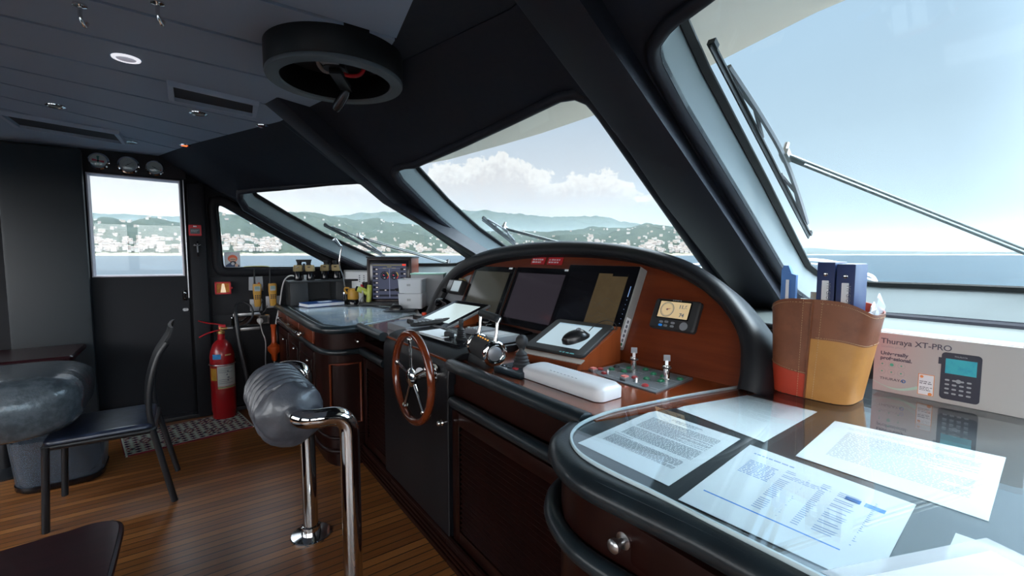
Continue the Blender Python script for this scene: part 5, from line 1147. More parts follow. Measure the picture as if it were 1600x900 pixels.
# papers under the glass
def sheet(label, c4, blocks, title=None, blue=False, z=.8965, seed=1, cat='paper', tsize=.0045):
    """c4: TL, TR, BR, BL as read; blocks: (u0, v0, u1, v1, line pitch, fill)"""
    P = [V((x, y, z)) for x, y in c4]; t = thing('printed_sheet', label, cat, sum(P, V())/4, 'papers under the desk glass')
    G().prism(P, (0, 0, .0006)).obj('page', 'paper', t, 0); rnd = random.Random(seed)
    def q(u, v): return P[0].lerp(P[1], u).lerp(P[3].lerp(P[2], u), v)+V((0, 0, .0008))
    for mname, want in (('ink', False), ('inkblue', True)):
        g = G(); any_ = False
        for bl in blocks:
            u0, v0, u1, v1, pitch, isb = bl[:6]
            if isb != want: continue
            any_ = True; v = v0; frac = bl[6] if len(bl) > 6 else .55
            while v < v1:
                u = u0; end = u1 if rnd.random() < .8 else u0+(u1-u0)*rnd.uniform(.5, 1)
                while u < end:
                    wl = rnd.uniform(.012, .05); wl = min(wl, end-u)
                    g.add([q(u, v), q(u+wl, v), q(u+wl, v+pitch*frac), q(u, v+pitch*frac)], [(0, 1, 2, 3)]); u += wl+.008
                v += pitch
        if any_: g.obj('print', mat('printed text grey', (.30, .33, .38), .7) if not want else mat('printed blue table', (.30, .42, .68), .7), t, 0, fixn=False)
    return t, q
# paper nearest the curved corner: top edge lies towards the bow
sheet('letter closest to the rounded desk corner, dense dark paragraphs under the glass', [(1.09, .805), (1.089, .55), (.749, .515), (.747, .767)], [(.30, .06, .66, .085, .018, False), (.36, .10, .60, .115, .018, False), (.12, .15, .90, .40, .0135, False, .6), (.12, .43, .9, .60, .0135, False, .6), (.08, .63, .3, .64, .014, False), (.10, .66, .88, .80, .0135, False, .6)], seed=2)
sheet('faintly printed page at the back of the desk, in front of the leather basket', [(1.45, .781), (1.46, .52), (1.116, .507), (1.155, .773)], [(.10, .18, .8, .62, .03, False, .15), (.15, .10, .6, .11, .02, False, .4)], seed=3)
t, q = sheet('landscape sheet with blue tables and a blue line, front middle of the desk', [(1.074, .519), (1.057, .212), (.735, .186), (.721, .475)], [(.08, .10, .36, .13, .03, True, .6), (.10, .22, .30, .44, .022, True, .5), (.40, .24, .62, .30, .02, True, .4)], seed=4)
g = G()
rnd = random.Random(8)
for k in range(26):
    v = .18+.0245*k
    for u0, u1 in ((.34, .42), (.48, .50), (.56, .62), (.66, .78), (.84, .87)):
        if rnd.random() < .85 and v < .76: g.add([q(u0, v), q(u1-rnd.uniform(0, .03), v), q(u1-.02, v+.011), q(u0, v+.011)], [(0, 1, 2, 3)])
g.obj('table_print', mat('pale blue table print', (.36, .46, .66), .7), t, 0, fixn=False)
g = G(); g.add([q(.06, .80), q(.82, .80), q(.82, .812), q(.06, .812)], [(0, 1, 2, 3)]); g.add([q(.70, .22), q(.78, .22), q(.78, .27), q(.70, .27)], [(0, 1, 2, 3)]); g.add([q(.80, .22), q(.90, .22), q(.90, .27), q(.80, .27)], [(0, 1, 2, 3)]); g.obj('blue_rule', mat('bright blue rule', (.06, .28, .75), .6), t, 0, fixn=False)
sheet('page with small grey text behind the blue table sheet', [(1.419, .462), (1.47, .15), (1.09, .125), (1.097, .429)], [(.12, .10, .9, .14, .03, False, .2), (.14, .22, .9, .80, .022, False, .35)], seed=5)
sheet('blank white page with short lines in the bottom right of the desk', [(1.00, .150), (1.01, -.10), (.72, -.13), (.71, .135)], [(.2, .3, .7, .34, .05, False, .2)], seed=6)
sheet('lined page further right on the desk', [(1.40, .06), (1.43, -.22), (1.10, -.25), (1.08, .03)], [(.1, .1, .9, .8, .035, False, .25)], seed=7)
# clear plastic sleeve with a page lying over the glass at the bottom right
t = thing('plastic_sleeve', 'clear plastic sleeve with a lined page lying on the glass in the bottom right corner', 'sleeve', (.80, .12, .909))
G().prism([(.70, .235, .9085), (.995, .115, .9085), (.88, -.18, .9085), (.60+.10, -.08, .9085)], (0, 0, .0008)).obj('sleeve', 'clearbag', t, 0)
G().prism([(.725, .20, .9094), (.955, .105, .9094), (.86, -.14, .9094), (.72, -.05, .9094)], (0, 0, .0004)).obj('page', 'paper', t, 0)
g = G()
for k in range(9): g.obox((.80+.012*k, .10-.028*k*.5, .9100), (.10, .0015, .0004), Matrix.Rotation(radians(-22), 3, 'Z'))
g.obj('print', 'ink', t, 0)
# leather basket with binders
bk = thing('leather_basket', 'patchwork leather basket in brown, ochre and orange with wavy rim on the desk', 'basket', (1.62, .56, .9085))
def bpt(a, f):
    """a: angle round the basket (0 = towards the seam), f: 0 bottom .. 1 rim"""
    W, D = .112+.026*f, .088+.012*f; e = .50
    ca, sa = cos(a), sin(a); x = D*(abs(ca)**e)*(1 if ca > 0 else -1); y = W*(abs(sa)**e)*(1 if sa > 0 else -1)
    rim = .284+.017*cos(2*a)+.006*cos(a)
    return V((1.618-x, .582-.016*f+y, .9095+rim*f))
def bwall(name, a0, a1, f0, f1, m, off=.0):
    L = []; nn = 18
    for j in range(7):
        row = []
        for i in range(nn+1):
            a = a0+(a1-a0)*i/nn; lo = f0(a) if callable(f0) else f0; hi = f1(a) if callable(f1) else f1; row.append(bpt(a, lo+(hi-lo)*j/6))
        L.append(row)
    g = G(); ins = [[p+((V((1.618, .56, p.z))-p).normalized()*.004) for p in row] for row in L]; g.loft(L, closed=False); g.loft(ins, closed=False)
    g.loft([L[-1], ins[-1]], closed=False); g.loft([L[0], ins[0]], closed=False); g.loft([[r[0] for r in L], [r[0] for r in ins]], closed=False); g.loft([[r[-1] for r in L], [r[-1] for r in ins]], closed=False)
    return g.obj(name, m, bk, 50)
SL = lambda a: .24+.13*min(a/1.6, 1); SR = lambda a: .61+.04*min(-a/1.6, 1)
bwall('brown_panel', 0.0, pi, SL, 1, 'brown'); bwall('orange_panel', 0.0, pi, 0, SL, 'rust')
bwall('brown_panel', -pi*.62, 0, SR, 1, 'brown'); bwall('ochre_panel', -pi*.62, 0, 0, SR, 'ochre'); bwall('orange_panel', -pi, -pi*.62, 0, 1, 'rust')
g = G(); g.prism([bpt(2*pi*k/32, 0) for k in range(32)], (0, 0, .004)); g.obj('base', 'brown', bk, 0)
g = G()
def stitch(f_of, n_, a0, a1):
    for i in range(n_):
        a = a0+(a1-a0)*i/n_; da = (a1-a0)/n_*.55; p0, p1 = bpt(a, f_of(a)), bpt(a+da, f_of(a+da)); cen = V((1.618, .56, p0.z)); o_ = (p0-cen).normalized()*.001; g.tube([p0+o_, p1+o_], .0007, 4)
stitch(lambda a: SL(a)+.015, 60, 0, pi); stitch(lambda a: SR(a)+.015, 60, -pi*.62, 0); g.obj('panel_stitching', 'thread', bk, 0); g = G(); stitch(lambda a: .965, 130, -pi, pi); g.obj('rim_stitching', 'thread', bk, 0); g = G()
for s_ in (-.035, .035):
    for i in range(40): f = i/40; p0, p1 = bpt(s_, f), bpt(s_, f+.014); g.tube([p0+V((-.001, 0, 0)), p1+V((-.001, 0, 0))], .0007, 4)
g.obj('seam_stitching', 'thread', bk, 0)
G().tube([bpt(0, f/10)+V((-.0015, 0, 0)) for f in range(11)], .003, 6).obj('corner_seam', 'brown', bk, 60)
def binder(y, x, h, label, a=0):
    t = thing('ring_binder', label, 'binder', (x, y, .915), 'navy ring binders in the basket')
    g = G(); g.box(x, x+.10, y-.0235, y+.0235, .935, .915+h, .002); g.obj('cover', 'blue', t)
    G().box(x+.006, x+.099, y-.020, y+.020, .915+h-.004, .915+h+.001).obj('pages', 'paper', t, 0)
    G().plate(rrect(.018, .24, .002), (x-.0002, y, .915+h-.175), (0, -1, 0), (0, 0, 1), .0008).obj('spine_label', 'paper', t, 0)
    text('lettering', 'MY GIORGIA CERTIFICATES', .0145, 'ink', (x-.0014, y-.0045, .915+h-.062), (0, 0, -1), (0, -1, 0), t)
    g = G(); g.lathe([(.0065, 0), (.0055, .002), (.003, .0025)], (x-.0005, y, .915+h-.036), (-1, 0, 0), 14); g.obj('finger_ring', 'chrome', t); return t
binder(.555, 1.570, .412, 'left navy ring binder with white spine label in the leather basket')
binder(.503, 1.568, .407, 'right navy ring binder with white spine label in the leather basket')
t = thing('plastic_folder', 'light blue plastic folder sticking up at the left of the leather basket', 'folder', (1.60, .655, .915))
g = G(); g.prism([(1.568, .682, .935), (1.568, .638, .935), (1.572, .638, 1.285), (1.574, .652, 1.290), (1.574, .662, 1.315), (1.574, .676, 1.315), (1.573, .682, 1.300)], (.014, 0, 0)); g.obj('cover', 'skyblue', t, 0)
g = G(); g.box(1.564, 1.567, .655, .664, 1.16, 1.27); g.obj('sheet', 'paper', t)
tag(G().prism([(1.57, .62, .92), (1.60, .612, .92), (1.60, .612, 1.21), (1.57, .62, 1.205)], (.004, .02, 0)).obj('index_card', 'paper', smooth=0), 'small white card beside the light blue folder in the basket', 'card')
for k, (y, x, z_, tl, lab) in enumerate(((.478, 1.60, 1.20, .008, 'crumpled white sheet in the basket just right of the binders'), (.470, 1.62, 1.225, .010, 'tall clear document wallet at the right end of the basket'), (.486, 1.585, 1.18, -.01, 'white envelope low at the right rim of the basket'))):
    o = G().prism([(x, y-.012, 1.08), (x+.07, y-.012, 1.08), (x+.07, y-.030, z_-.03), (x+.035, y-.034+tl, z_+.012), (x, y-.030, z_)], (0, -.003, 0)).obj('loose_paper', 'paper' if k != 1 else 'clearbag', smooth=0); tag(o, lab, 'paper', 'loose papers in the basket')
tag(G().prism([(1.64, .62, .92), (1.70, .60, .92), (1.70, .60, 1.225), (1.64, .62, 1.23)], (.0, -.10, 0)).obj('brown_envelope', mat('kraft and white envelope', (.55, .42, .25), .8, vary=(25, (.75, .73, .70), 1)), smooth=0), 'kraft envelope standing at the back of the leather basket', 'envelope')
# boxed satellite phone
bx = thing('phone_box', 'white retail box with satellite phone picture standing at the back of the desk', 'box', (1.86, .32, .9085))
y1, y0, zb, zt, xf = .492, .150, .9085, 1.100, 1.815
G().box(xf, xf+.085, y0, y1, zb, zt, .002).obj('carton', mat('white carton', (.50, .48, .46), .5), bx)
g = G(); g.box(xf+.004, xf+.08, y0+.01, y1-.004, zt, zt+.003, .001); g.obj('torn_film', 'clearbag', bx)
F = V((xf-.0006, 0, 0)); YY = V((0, -1, 0)); ZZ = V((0, 0, 1))
def at(u, v, d_=.0006): return V((xf-d_, y1-u, zt-v))
dark = mat('dark grey lettering', (.10, .10, .13), .6)
text('title', 'Thuraya XT-PRO', .0235, dark, at(.016, .034), YY, ZZ, bx, bold=.0003); text('lettering', 'Satellite phone', .0105, 'lightgrey', at(.017, .047), YY, ZZ, bx)
text('lettering', 'Universally\nprofessional.', .0155, dark, at(.017, .071), YY, ZZ, bx, bold=.0005)
teal = mat('teal print', (.08, .45, .30), .6)
for i in range(3):
    for j in range(2):
        c_ = at(.023+.024*i, .101+.024*j); g = G(); g.tube([c_+YY*.009*cos(2*pi*k/20)+ZZ*.009*sin(2*pi*k/20) for k in range(20)], .0003, 4, closed=True); g.obj('round_icon', 'lightgrey', bx)
        g = G(); g.plate(circle(.0022+(.003 if (i, j) == (1, 0) else 0), 8), c_, YY, ZZ, .0004); g.obj('icon_mark', teal, bx, 0)
text('lettering', 'THURAYA', .0115, dark, at(.018, .152), YY, ZZ, bx, sx=1.15)
g = G(); g.tube([at(.078+.0045*cos(a), .148-.0045*sin(a)) for a in [2*pi*k/16 for k in range(16)]], .0013, 5, closed=True); g.obj('blue_emblem', 'inkblue', bx)
sw = [(0, .158)]+[(u, .158+.018*sin(pi*min(u/.11, 1)/1.0)*.9-.10*max(0, u-.08)**1.15) for u in [.01*k for k in range(1, 15)]]
g = G(); P = [at(u, v) for u, v in sw]; Q = [at(u, v+.002+.17*max(0, u-.03)*.6) for u, v in sw]; g.loft([P, Q], closed=False); g.obj('green_swoosh', mat('pale green swoosh', (.45, .66, .56), .6), bx, 0)
g = G(); g.plate([(.113, -.178), (.150, -.178), (.150, -.114), (.113, -.114)], (xf-.0008, y1, zt), YY, ZZ, .0004); st_ = g.obj('sticker_border', mat('orange print', (.85, .30, .08), .6), bx, 0)
g = G(); g.plate([(.1145, -.1765), (.1485, -.1765), (.1485, -.1155), (.1145, -.1155)], (xf-.0014, y1, zt), YY, ZZ, .0003); g.obj('sticker_paper', 'paper', bx, 0)
bars('lettering', [.028, .030], .0045, dark, at(.117, .138, .002), YY, ZZ, bx, 2); bars('lettering', [.029, .022, .025], .0036, dark, at(.1175, .155, .002), YY, ZZ, bx, 5)
g = G(); g.plate(circle(.0045, 6, .121, -.122), (xf-.002, y1, zt), YY, ZZ, .0003); g.plate(circle(.005, 8, .142, -.173), (xf-.002, y1, zt), YY, ZZ, .0003); g.obj('sticker_mark', mat('orange print', (1, 1, 1)), bx, 0)
# printed phone picture
g = G(); g.plate(rrect(.085, .140, .010), (xf-.0008, y1-.205, zt-.108), YY, ZZ, .0006); g.plate([(.156, -.075), (.163, -.075), (.163, -.055), (.156, -.055)], (xf-.0008, y1, zt), YY, ZZ, .0006); ph = g.obj('phone_picture', mat('printed navy phone', (.03, .03, .05), .4), bx, 0)
g = G(); g.plate([(.172, -.100), (.238, -.100), (.238, -.056), (.172, -.056)], (xf-.0016, y1, zt), YY, ZZ, .0003); g.obj('printed_screen', mat('printed aqua screen', (.02, .32, .48), .4, vary=(30, (.05, .5, .55), .8)), ph, 0)
g = G()
for i in range(4):
    for j in range(4): g.plate(rrect(.010, .005, .002, 2), at(.178+.0155*i, .120+.013*j, .0016), YY, ZZ, .0003)
g.plate(circle(.006, 12), at(.202, .120, .0021), YY, ZZ, .0003); g.obj('printed_keys', 'lightgrey', ph, 0)
text('lettering', 'THURAYA', .006, 'lightgrey', at(.19, .050, .0016), YY, ZZ, ph)
# ================================================================== LEANING RAIL
t = thing('leaning_rail', 'polished steel leaning rail with grey leather wrapped bolster standing before the wheel', 'rail', (.43, 1.95, 0))
RR = .034
path = round_path([(.455, 1.65, 0), (.455, 1.65, .775), (.285, 1.665, .775), (.285, 2.30, .775), (.43, 2.30, .775), (.43, 2.262, 0)], .10, 8)
pn = round_path([(.455, 1.65, 0), (.455, 1.65, .775), (.30, 1.66, .775), (.285, 1.80, .775), (.285, 1.98, .775)], .085, 8)
pf = round_path([(.43, 2.262, 0), (.43, 2.29, .815), (.33, 2.33, .82), (.285, 2.22, .79), (.285, 1.98, .775)], .085, 8)
G().tube(pn, RR, 24).obj('near_post', 'chrome', t, 60); G().tube(pf, RR, 24).obj('far_post', 'chrome', t, 60)
for x, y in ((.455, 1.65), (.43, 2.262)): G().lathe([(.092, 0), (.092, .006), (.088, .010), (.044, .012), (.042, .05), (.036, .052)], (x, y, 0), n=40).obj('floor_flange', 'chrome', t, 40)
# wrapped bolster: overlapping diagonal turns of soft leather
g = G(); L = []; n_ = 220; seg = 72; yb0, yb1 = 1.735, 2.20
for i in range(n_+1):
    f = i/n_; row = []
    for k in range(seg):
        a = 2*pi*k/seg; y = yb0+(yb1-yb0)*f
        turn = ((f*7.6+a/(2*pi)*1.0+.10*noise.noise(V((cos(a)*1.3, sin(a)*1.3, f*3)))) % 1.0) if .13 < f else None
        rr = .112
        if turn is not None: rr += .016*(1-turn)-.006-.020*math.exp(-(min(turn, 1-turn)/.075)**2)
        else: rr += .007*sin(a*5+f*50+2*noise.noise(V((cos(a), sin(a), f*6))))*(f/.13)
        rr += .0035*noise.noise(V((cos(a)*2.5, sin(a)*2.5, f*9)))+.0018*noise.noise(V((cos(a)*9, sin(a)*9, f*30)))
        e = 1.0
        if f < .10: e = .36+.64*sin(pi/2*(f/.10))**.8
        if f > .93: e = .45+.55*cos(pi/2*((f-.93)/.07))**.8
        rr *= e; row.append(V((.285+rr*cos(a)*1.0, y, .765+rr*sin(a)*1.02)))
    L.append(row)
g.loft(L, cap=True); g.obj('leather_bolster', mat('grey wrapped leather', (.080, .084, .100), .34, coat=.2, bump=(45, .5, .003), vary=(12, (.03, .033, .042), .7)), t, 80)
# ================================================================== PORT SIDE THINGS
# dining chair
t = thing('dining_chair', 'black leather dining chair with tall curved back, seen from the side by the table', 'chair', (-.36, 3.24, 0))
g = G(); g.plate(rrect(.42, .43, .03), (-.395, 3.235, .432), (1, 0, 0), (0, 1, 0), .022, .008); g.obj('seat', mat('worn black leather seat', (.012, .016, .032), .30, coat=.2, bump=(60, .3, .002), vary=(14, (.035, .045, .08), .8)), t, 50)
g = G(); fr_ = [(-.19, 3.03), (-.19, 3.45), (-.60, 3.43), (-.60, 3.05)]
g.tube(round_path([(-.60, 3.045, .415), (-.185, 3.03, .415), (-.185, 3.455, .415), (-.60, 3.43, .415)], .02, 3), .016, 10); g.tube([(-.60, 3.045, .415), (-.60, 3.43, .415)], .016, 10); g.obj('seat_frame', 'black', t, 60)
for y in (3.03, 3.455):
    s_ = (y-3.03)
    G().tube([(-.190, y, .42), (-.112+s_*.02, y-.005, .0)], .0155, 10).obj('leg', 'black', t, 60)
    G().tube([(-.595, y, .42), (-.615, y, .0)], .0155, 10).obj('leg', 'black', t, 60)
bk_ = lambda y: [(-.187, y, .41), (-.200, y, .52), (-.188, y, .66), (-.150, y, .80), (-.108, y, .875)]
for y in (3.045, 3.44): G().tube(catmull(bk_(y), 5), .011, 10, flat=1.3).obj('back_post', 'black', t, 60)
g = G(); P = catmull([(-.215, 0, .55), (-.203, 0, .66), (-.165, 0, .80), (-.118, 0, .885), (-.100, 0, .915), (-.090, 0, .955)], 5)
L = [[V((p.x+dx, y, p.z)) for y, dx in ((3.05, 0), (3.12, -.010), (3.24, -.016), (3.36, -.010), (3.435, 0), (3.435, .012), (3.36, .004), (3.24, -.002), (3.12, .004), (3.05, .012))] for p in P]
g.loft(L, cap=True); g.obj('backrest', 'pod', t, 50)
# plastic wrapped settee end and its table edge, smoky bag
t = thing('wrapped_cushion', 'thick rounded cushion in crinkled grey plastic resting on the black chair seat', 'cushion', (-.80, 3.3, .455))
g = G(); L = []
for i in range(25):
    y = 2.98+.62*i/24; k_ = 1-.25*(abs(i-12)/12)**6; row = []
    for a in [2*pi*k/40 for k in range(40)]:
        ca, sa = cos(a), sin(a); x = .33*(abs(ca)**.55)*(1 if ca > 0 else -1)*k_; z = .155*(abs(sa)**.6)*(1 if sa > 0 else -1)*k_
        nn_ = .006*noise.noise(V((x*9, y*14, z*7)))+.0035*sin(y*150+3*sin(a*2))*(1 if sa > .2 else .3)
        row.append(V((-.79+x*(1+nn_*3)+.10*z, y, .612+z*(1+nn_*1.0))))
    L.append(row)
g.loft(L, cap=True); g.obj('plastic_cover', mat('crinkled grey plastic wrap', (.055, .068, .078), .25, coat=.3, bump=(35, .7, .004), vary=(20, (.12, .135, .15), .6)), t, 60)
t = thing('side_table', 'dark wooden table edge behind the wrapped cushion', 'table', (-.85, 4.0, 0))
g = G(); g.plate(rrect(.70, .50, .03), (-.95, 4.06, .70), (1, 0, 0), (0, 1, 0), .028, .008); g.obj('table_top', 'steplid', t)
g = G(); g.cyl((-.98, 4.06, 0), (-.98, 4.06, .70), .035, 16); g.lathe([(.18, 0), (.18, .01), (.04, .03)], (-.98, 4.06, 0), n=28); g.obj('pedestal', 'black', t)
t = thing('waste_bin', 'smoky translucent bin lined with a plastic bag under the dining chair', 'bin', (-.66, 3.72, 0))
g = G(); rl = lambda k, z_: [V((-.66+x*k, 3.75+y*k, z_)) for x, y in rrect(.42, .40, .12, 6)]
g.loft([rl(.86, .012), rl(.90, .03), rl(1.0, .30)], cap=False); g.loft([rl(.84, .016), rl(.97, .30)], cap=False); g.obj('body', 'smoke', t, 60)
g = G(); g.loft([rl(.86, 0), rl(.92, .012), rl(.93, .04), rl(.88, .045)], cap=True); g.obj('base_rim', 'blackgl', t, 60)
g = G(); L = [[V((-.66+x*k*(1+.10*noise.noise(V((x*12, y*12, z_*9)))), 3.75+y*k*(1+.10*noise.noise(V((x*10+5, y*12, z_*9)))), z_)) for x, y in rrect(.40, .38, .1, 6)] for k, z_ in ((.5, .03), (.8, .05), (.88, .12), (.86, .2), (.9, .29), (.7, .31), (.2, .26))]
g.loft(L, cap=True); g.obj('bag', 'smoke', t, 60)
# low wooden step bottom left
t = thing('wooden_step', 'low burgundy wooden step with rounded corner in the bottom left', 'step', (-.62, 2.0, 0))
op = [(-.95, 1.5), (-.27, 1.5)]+[(p.x, p.y) for p in catmull([(-.272, 1.85, 0), (-.268, 2.20, 0), (-.272, 2.36, 0), (-.30, 2.415, 0), (-.36, 2.437, 0), (-.42, 2.425, 0)], 4)]+[(-.95, 2.36)]
g = G(); g.prism([(x, y, .225) for x, y in op], (0, 0, .03)); g.tube([(x+.002, y, .24) for x, y in op], .014, 8, closed=True); g.obj('top', 'steplid', t, 40)
G().prism([(-.93+(x+.95)*.93, 1.5+(y-1.5)*.975, 0) for x, y in op], (0, 0, .225)).obj('body', 'steplid', t, 30)
# rug
o = G().box(-.39, .39, -.245, .245, 0, .008, .003).obj('kilim_rug', 'rug', smooth=0); o.location = (-.045, 4.175, 0); o.rotation_euler = (0, 0, radians(8.5)); o.scale = (1.0, 1.0, 1)
o['label'] = 'narrow kilim rug with red and cream diamonds on the floor below the port door'; o['category'] = 'rug'
# fire extinguisher
t = thing('fire_extinguisher', 'tall red fire extinguisher standing against the black wall beside the door', 'fire extinguisher', (.215, 4.40, 0))
c_ = V((.200, 4.385, 0)); g = G(); r_ = .088
g.lathe([(r_-.012, 0), (r_-.006, .01), (r_-.006, .05), (r_, .07), (r_, .52), (r_-.006, .56), (r_*.72, .615), (.045, .640), (.026, .655), (.026, .70)], c_, n=40); g.obj('cylinder', 'red', t, 50)
g = G(); g.lathe([(.020, .70), (.028, .705), (.028, .722), (.018, .726), (.018, .76)], c_, n=18); g.cyl(c_+V((.0, -.01, .745)), c_+V((.06, -.01, .745)), .011, 12); g.obj('valve', 'brass', t)
g = G(); g.tube(catmull([c_+V(q) for q in ((.022, 0, .77), (-.03, -.01, .785), (-.09, -.02, .80), (-.150, -.03, .825))], 4), .010, 8, flat=.5); g.obox(c_+V((.01, 0, .755)), (.05, .03, .04), None, .006); g.obj('squeeze_handle', 'redp', t, 60)
g = G(); g.tube(catmull([c_+V(q) for q in ((.0, -.01, .738), (-.04, -.02, .73), (-.10, -.03, .715), (-.150, -.035, .690))], 4), .010, 8, flat=.5); g.obj('carry_handle', 'redp', t, 60)
def wrap(name, a0, a1, z0, z1, m, rr=r_+.0008):
    g = G(); L = [[c_+V((rr*cos(a), rr*sin(a), z)) for a in [radians(a0+(a1-a0)*k/14) for k in range(15)]] for z in (z0, z1)]; g.loft(L, closed=False); g.loft([[p+V((0, 0, 0)) for p in L[0]], [V((c_.x+(p.x-c_.x)*.99, c_.y+(p.y-c_.y)*.99, p.z)) for p in L[0]]], closed=False); return g.obj(name, m, t, 60)
lb = wrap('instruction_label', -118, -20, .26, .445, mat('silver label', (.48, .50, .48), .4)); wrap('yellow_label', -160, -121, .33, .43, 'yellow')
wrap('rainbow_stripe', -118, -20, .262, .268, 'yellow', r_+.0016); wrap('rainbow_stripe', -118, -20, .270, .275, mat('green stripe', (.05, .35, .12), .5), r_+.0016); wrap('rainbow_stripe', -118, -20, .277, .281, 'redp', r_+.0016)
wrap('blue_tape', -140, -98, .505, .545, mat('blue tape', (.02, .22, .50), .6)); wrap('date_sticker', -80, -48, .530, .542, mat('pale yellow sticker', (.65, .55, .25), .6))
g = G()
for k in range(9):
    if k in (3, 4, 5): continue
    zz = .425-.015*k; g.tube([c_+V(((r_+.0016)*cos(a), (r_+.0016)*sin(a), zz)) for a in [radians(v) for v in range(-112, -62 if k % 2 else -40, 6)]], .0016, 4)
for a_, zz in ((-70, .40), (-74, .375), (-70, .35), (-66, .35), (-70, .33)): g.sph(c_+V(((r_)*cos(radians(a_)), r_*sin(radians(a_)), zz)), .006, 8)
g.obj('print', 'ink', lb)
G().tube([c_+V(((r_+.003)*cos(a), (r_+.003)*sin(a), .455)) for a in [radians(v) for v in range(0, 360, 12)]], .005, 6, closed=True).obj('wall_strap', 'steel', t, 60)
g = G(); hp = catmull([c_+V(q) for q in ((.05, -.01, .745), (.10, -.01, .745), (.18, .0, .76), (.235, .02, .83), (.225, .04, .91), (.165, .05, .95), (.115, .03, .92), (.110, .0, .84), (.125, -.03, .62), (.155, -.05, .42), (.175, -.05, .25))], 6); nh = len(hp); g.tube(hp, [.0085 if i < nh*.62 else .0085+.010*min(1, (i/nh-.62)/.1) for i in range(nh)], 10); g.obj('hose', 'black', t, 60)
g = G(); g.cyl(c_+V((.045, -.01, .745)), c_+V((.085, -.01, .745)), .013, 12); g.obj('hose_fitting', 'steel', t)
tag(G().sph((.302, 4.52, .46), .010, 10).cyl((.302, 4.52, .46), (.302, 4.545, .46), .004, 8).obj('wall_hook', 'chrome'), 'small chrome wall hook right of the fire extinguisher', 'hook')
# gauges above the door
def gauge(x, z, r, label, kind):
    t = thing('ship_gauge', label, 'gauge', (x, 4.515, z), 'round ship instruments above the door'); o = (x, 4.515, z); ax = (0, -1, 0)
    G().lathe([(r*1.18, 0), (r*1.18, .006), (r*1.02, .012), (r*1.02, .030), (r, .036), (r*.90, .036), (r*.88, .030)], o, ax, 40, cap=False).obj('chrome_case', 'chrome', t, 50)
    G().lathe([(r*.90, .026), (r*.90, .029)], o, ax, 36).obj('dial_face', mat('ivory dial', (.36, .40, .38), .5), t, 0)
    fx = lambda u, v, h=.0305: V((x+u, 4.515-h, z+v))
    g = G()
    for k in range(24): a = 2*pi*k/24; g.tube([fx(r*.72*cos(a), r*.72*sin(a)), fx(r*.80*cos(a), r*.80*sin(a))], .0007, 4)
    if kind == 1:
        for k in range(16): a = radians(200-220*k/16); g.tube([fx(r*.5*cos(a), r*.5*sin(a)), fx(r*.58*cos(a), r*.58*sin(a))], .0009, 4)
    g.obj('dial_marks', 'ink', t, 0)
    if kind == 0:
        for a_, m_ in ((90, 'green'), (-10, 'redp'), (-95, 'green'), (172, 'redp')):
            a = radians(a_); d_ = V((cos(a), 0, sin(a))); s_ = V((-sin(a), 0, cos(a))); g = G(); b_ = fx(0, 0, .0315); g.prism([b_+s_*.003, b_-s_*.003, b_+d_*r*.62-s_*.008, b_+d_*r*.66+V((0, 0, 0)), b_+d_*r*.62+s_*.008], (0, -.0008, 0)); g.obj('sector_hand', mat('deep green enamel', (.01, .12, .09), .4) if m_ == 'green' else mat('deep red enamel', (.35, .01, .04), .4), t, 0)
        G().lathe([(.006, 0), (.004, .003)], fx(0, 0, .032), ax, 12).obj('centre_boss', 'blackgl', t)
    else:
        a = radians(35 if kind == 1 else -28); d_ = V((cos(a), 0, sin(a))); g = G(); b_ = fx(0, 0, .032); g.tube([b_-d_*r*.35, b_, b_+d_*r*.62], [.002, .0015, .0006], 5); g.sph(b_, .004, 8); g.obj('pointer', 'blackm', t)
        if kind == 2: G().sph(fx(r*.72, -r*.35), .005, 8, (1, .4, 1)).obj('orange_dot', 'orange', t)
    G().lathe([(r*.90, .033), (r*.5, .037), (.001, .038)], o, ax, 32, cap=False).obj('lens', 'lens', t, 60)
    return t
gauge(-.497, 2.035, .052, 'round chrome gauge with red and green crossed hands, leftmost above the door', 0)
gauge(-.330, 2.026, .055, 'round chrome barometer with one diagonal needle, middle of the three above the door', 1)
gauge(-.172, 2.020, .049, 'round chrome gauge with a small orange dot, rightmost above the door', 2)
# alarm call point, crucifix, key box
t = thing('fire_call_point', 'small square red fire call point on the pillar right of the door', 'alarm', (.062, 4.485, 1.50))
G().plate(rrect(.086, .088, .006), (.062, 4.489, 1.546), (1, 0, 0), (0, 0, 1), .022, .004).obj('case', 'redp', t)
G().plate(rrect(.064, .042, .003), (.062, 4.466, 1.540), (1, 0, 0), (0, 0, 1), .002).obj('label', mat('charcoal label', (.05, .06, .07), .4), t, 0)
bars('lettering', [.054, .046, .040], .006, 'lightgrey', (.035, 4.4635, 1.547), (1, 0, 0), (0, 0, 1), t)
g = G(); g.plate(circle(.006, 10), (.056, 4.4655, 1.578), (1, 0, 0), (0, 0, 1), .002); g.plate(circle(.006, 10), (.068, 4.4655, 1.578), (1, 0, 0), (0, 0, 1), .002); g.obj('emblem', 'paper', t)
t = thing('crucifix', 'small dark crucifix hanging on the pillar below the red call point', 'crucifix', (.073, 4.488, 1.33))
g = G(); g.box(.067, .079, 4.478, 4.489, 1.335, 1.46, .002); g.box(.045, .101, 4.478, 4.489, 1.418, 1.430, .002); g.obj('cross', 'blackgl', t)
g = G(); g.tube([(.073, 4.474, 1.37), (.073, 4.472, 1.425)], .005, 8); g.tube([(.050, 4.475, 1.432), (.073, 4.472, 1.420), (.096, 4.475, 1.432)], .003, 6); g.sph((.073, 4.471, 1.434), .006, 8); g.obj('figure', 'grey', t, 60)
t = thing('emergency_key_box', 'red framed box with glowing amber interior on the wall under the side window', 'box', (.235, 4.54, 1.02))
g = G(); fx0, fx1, fz0, fz1 = .178, .292, 1.018, 1.122
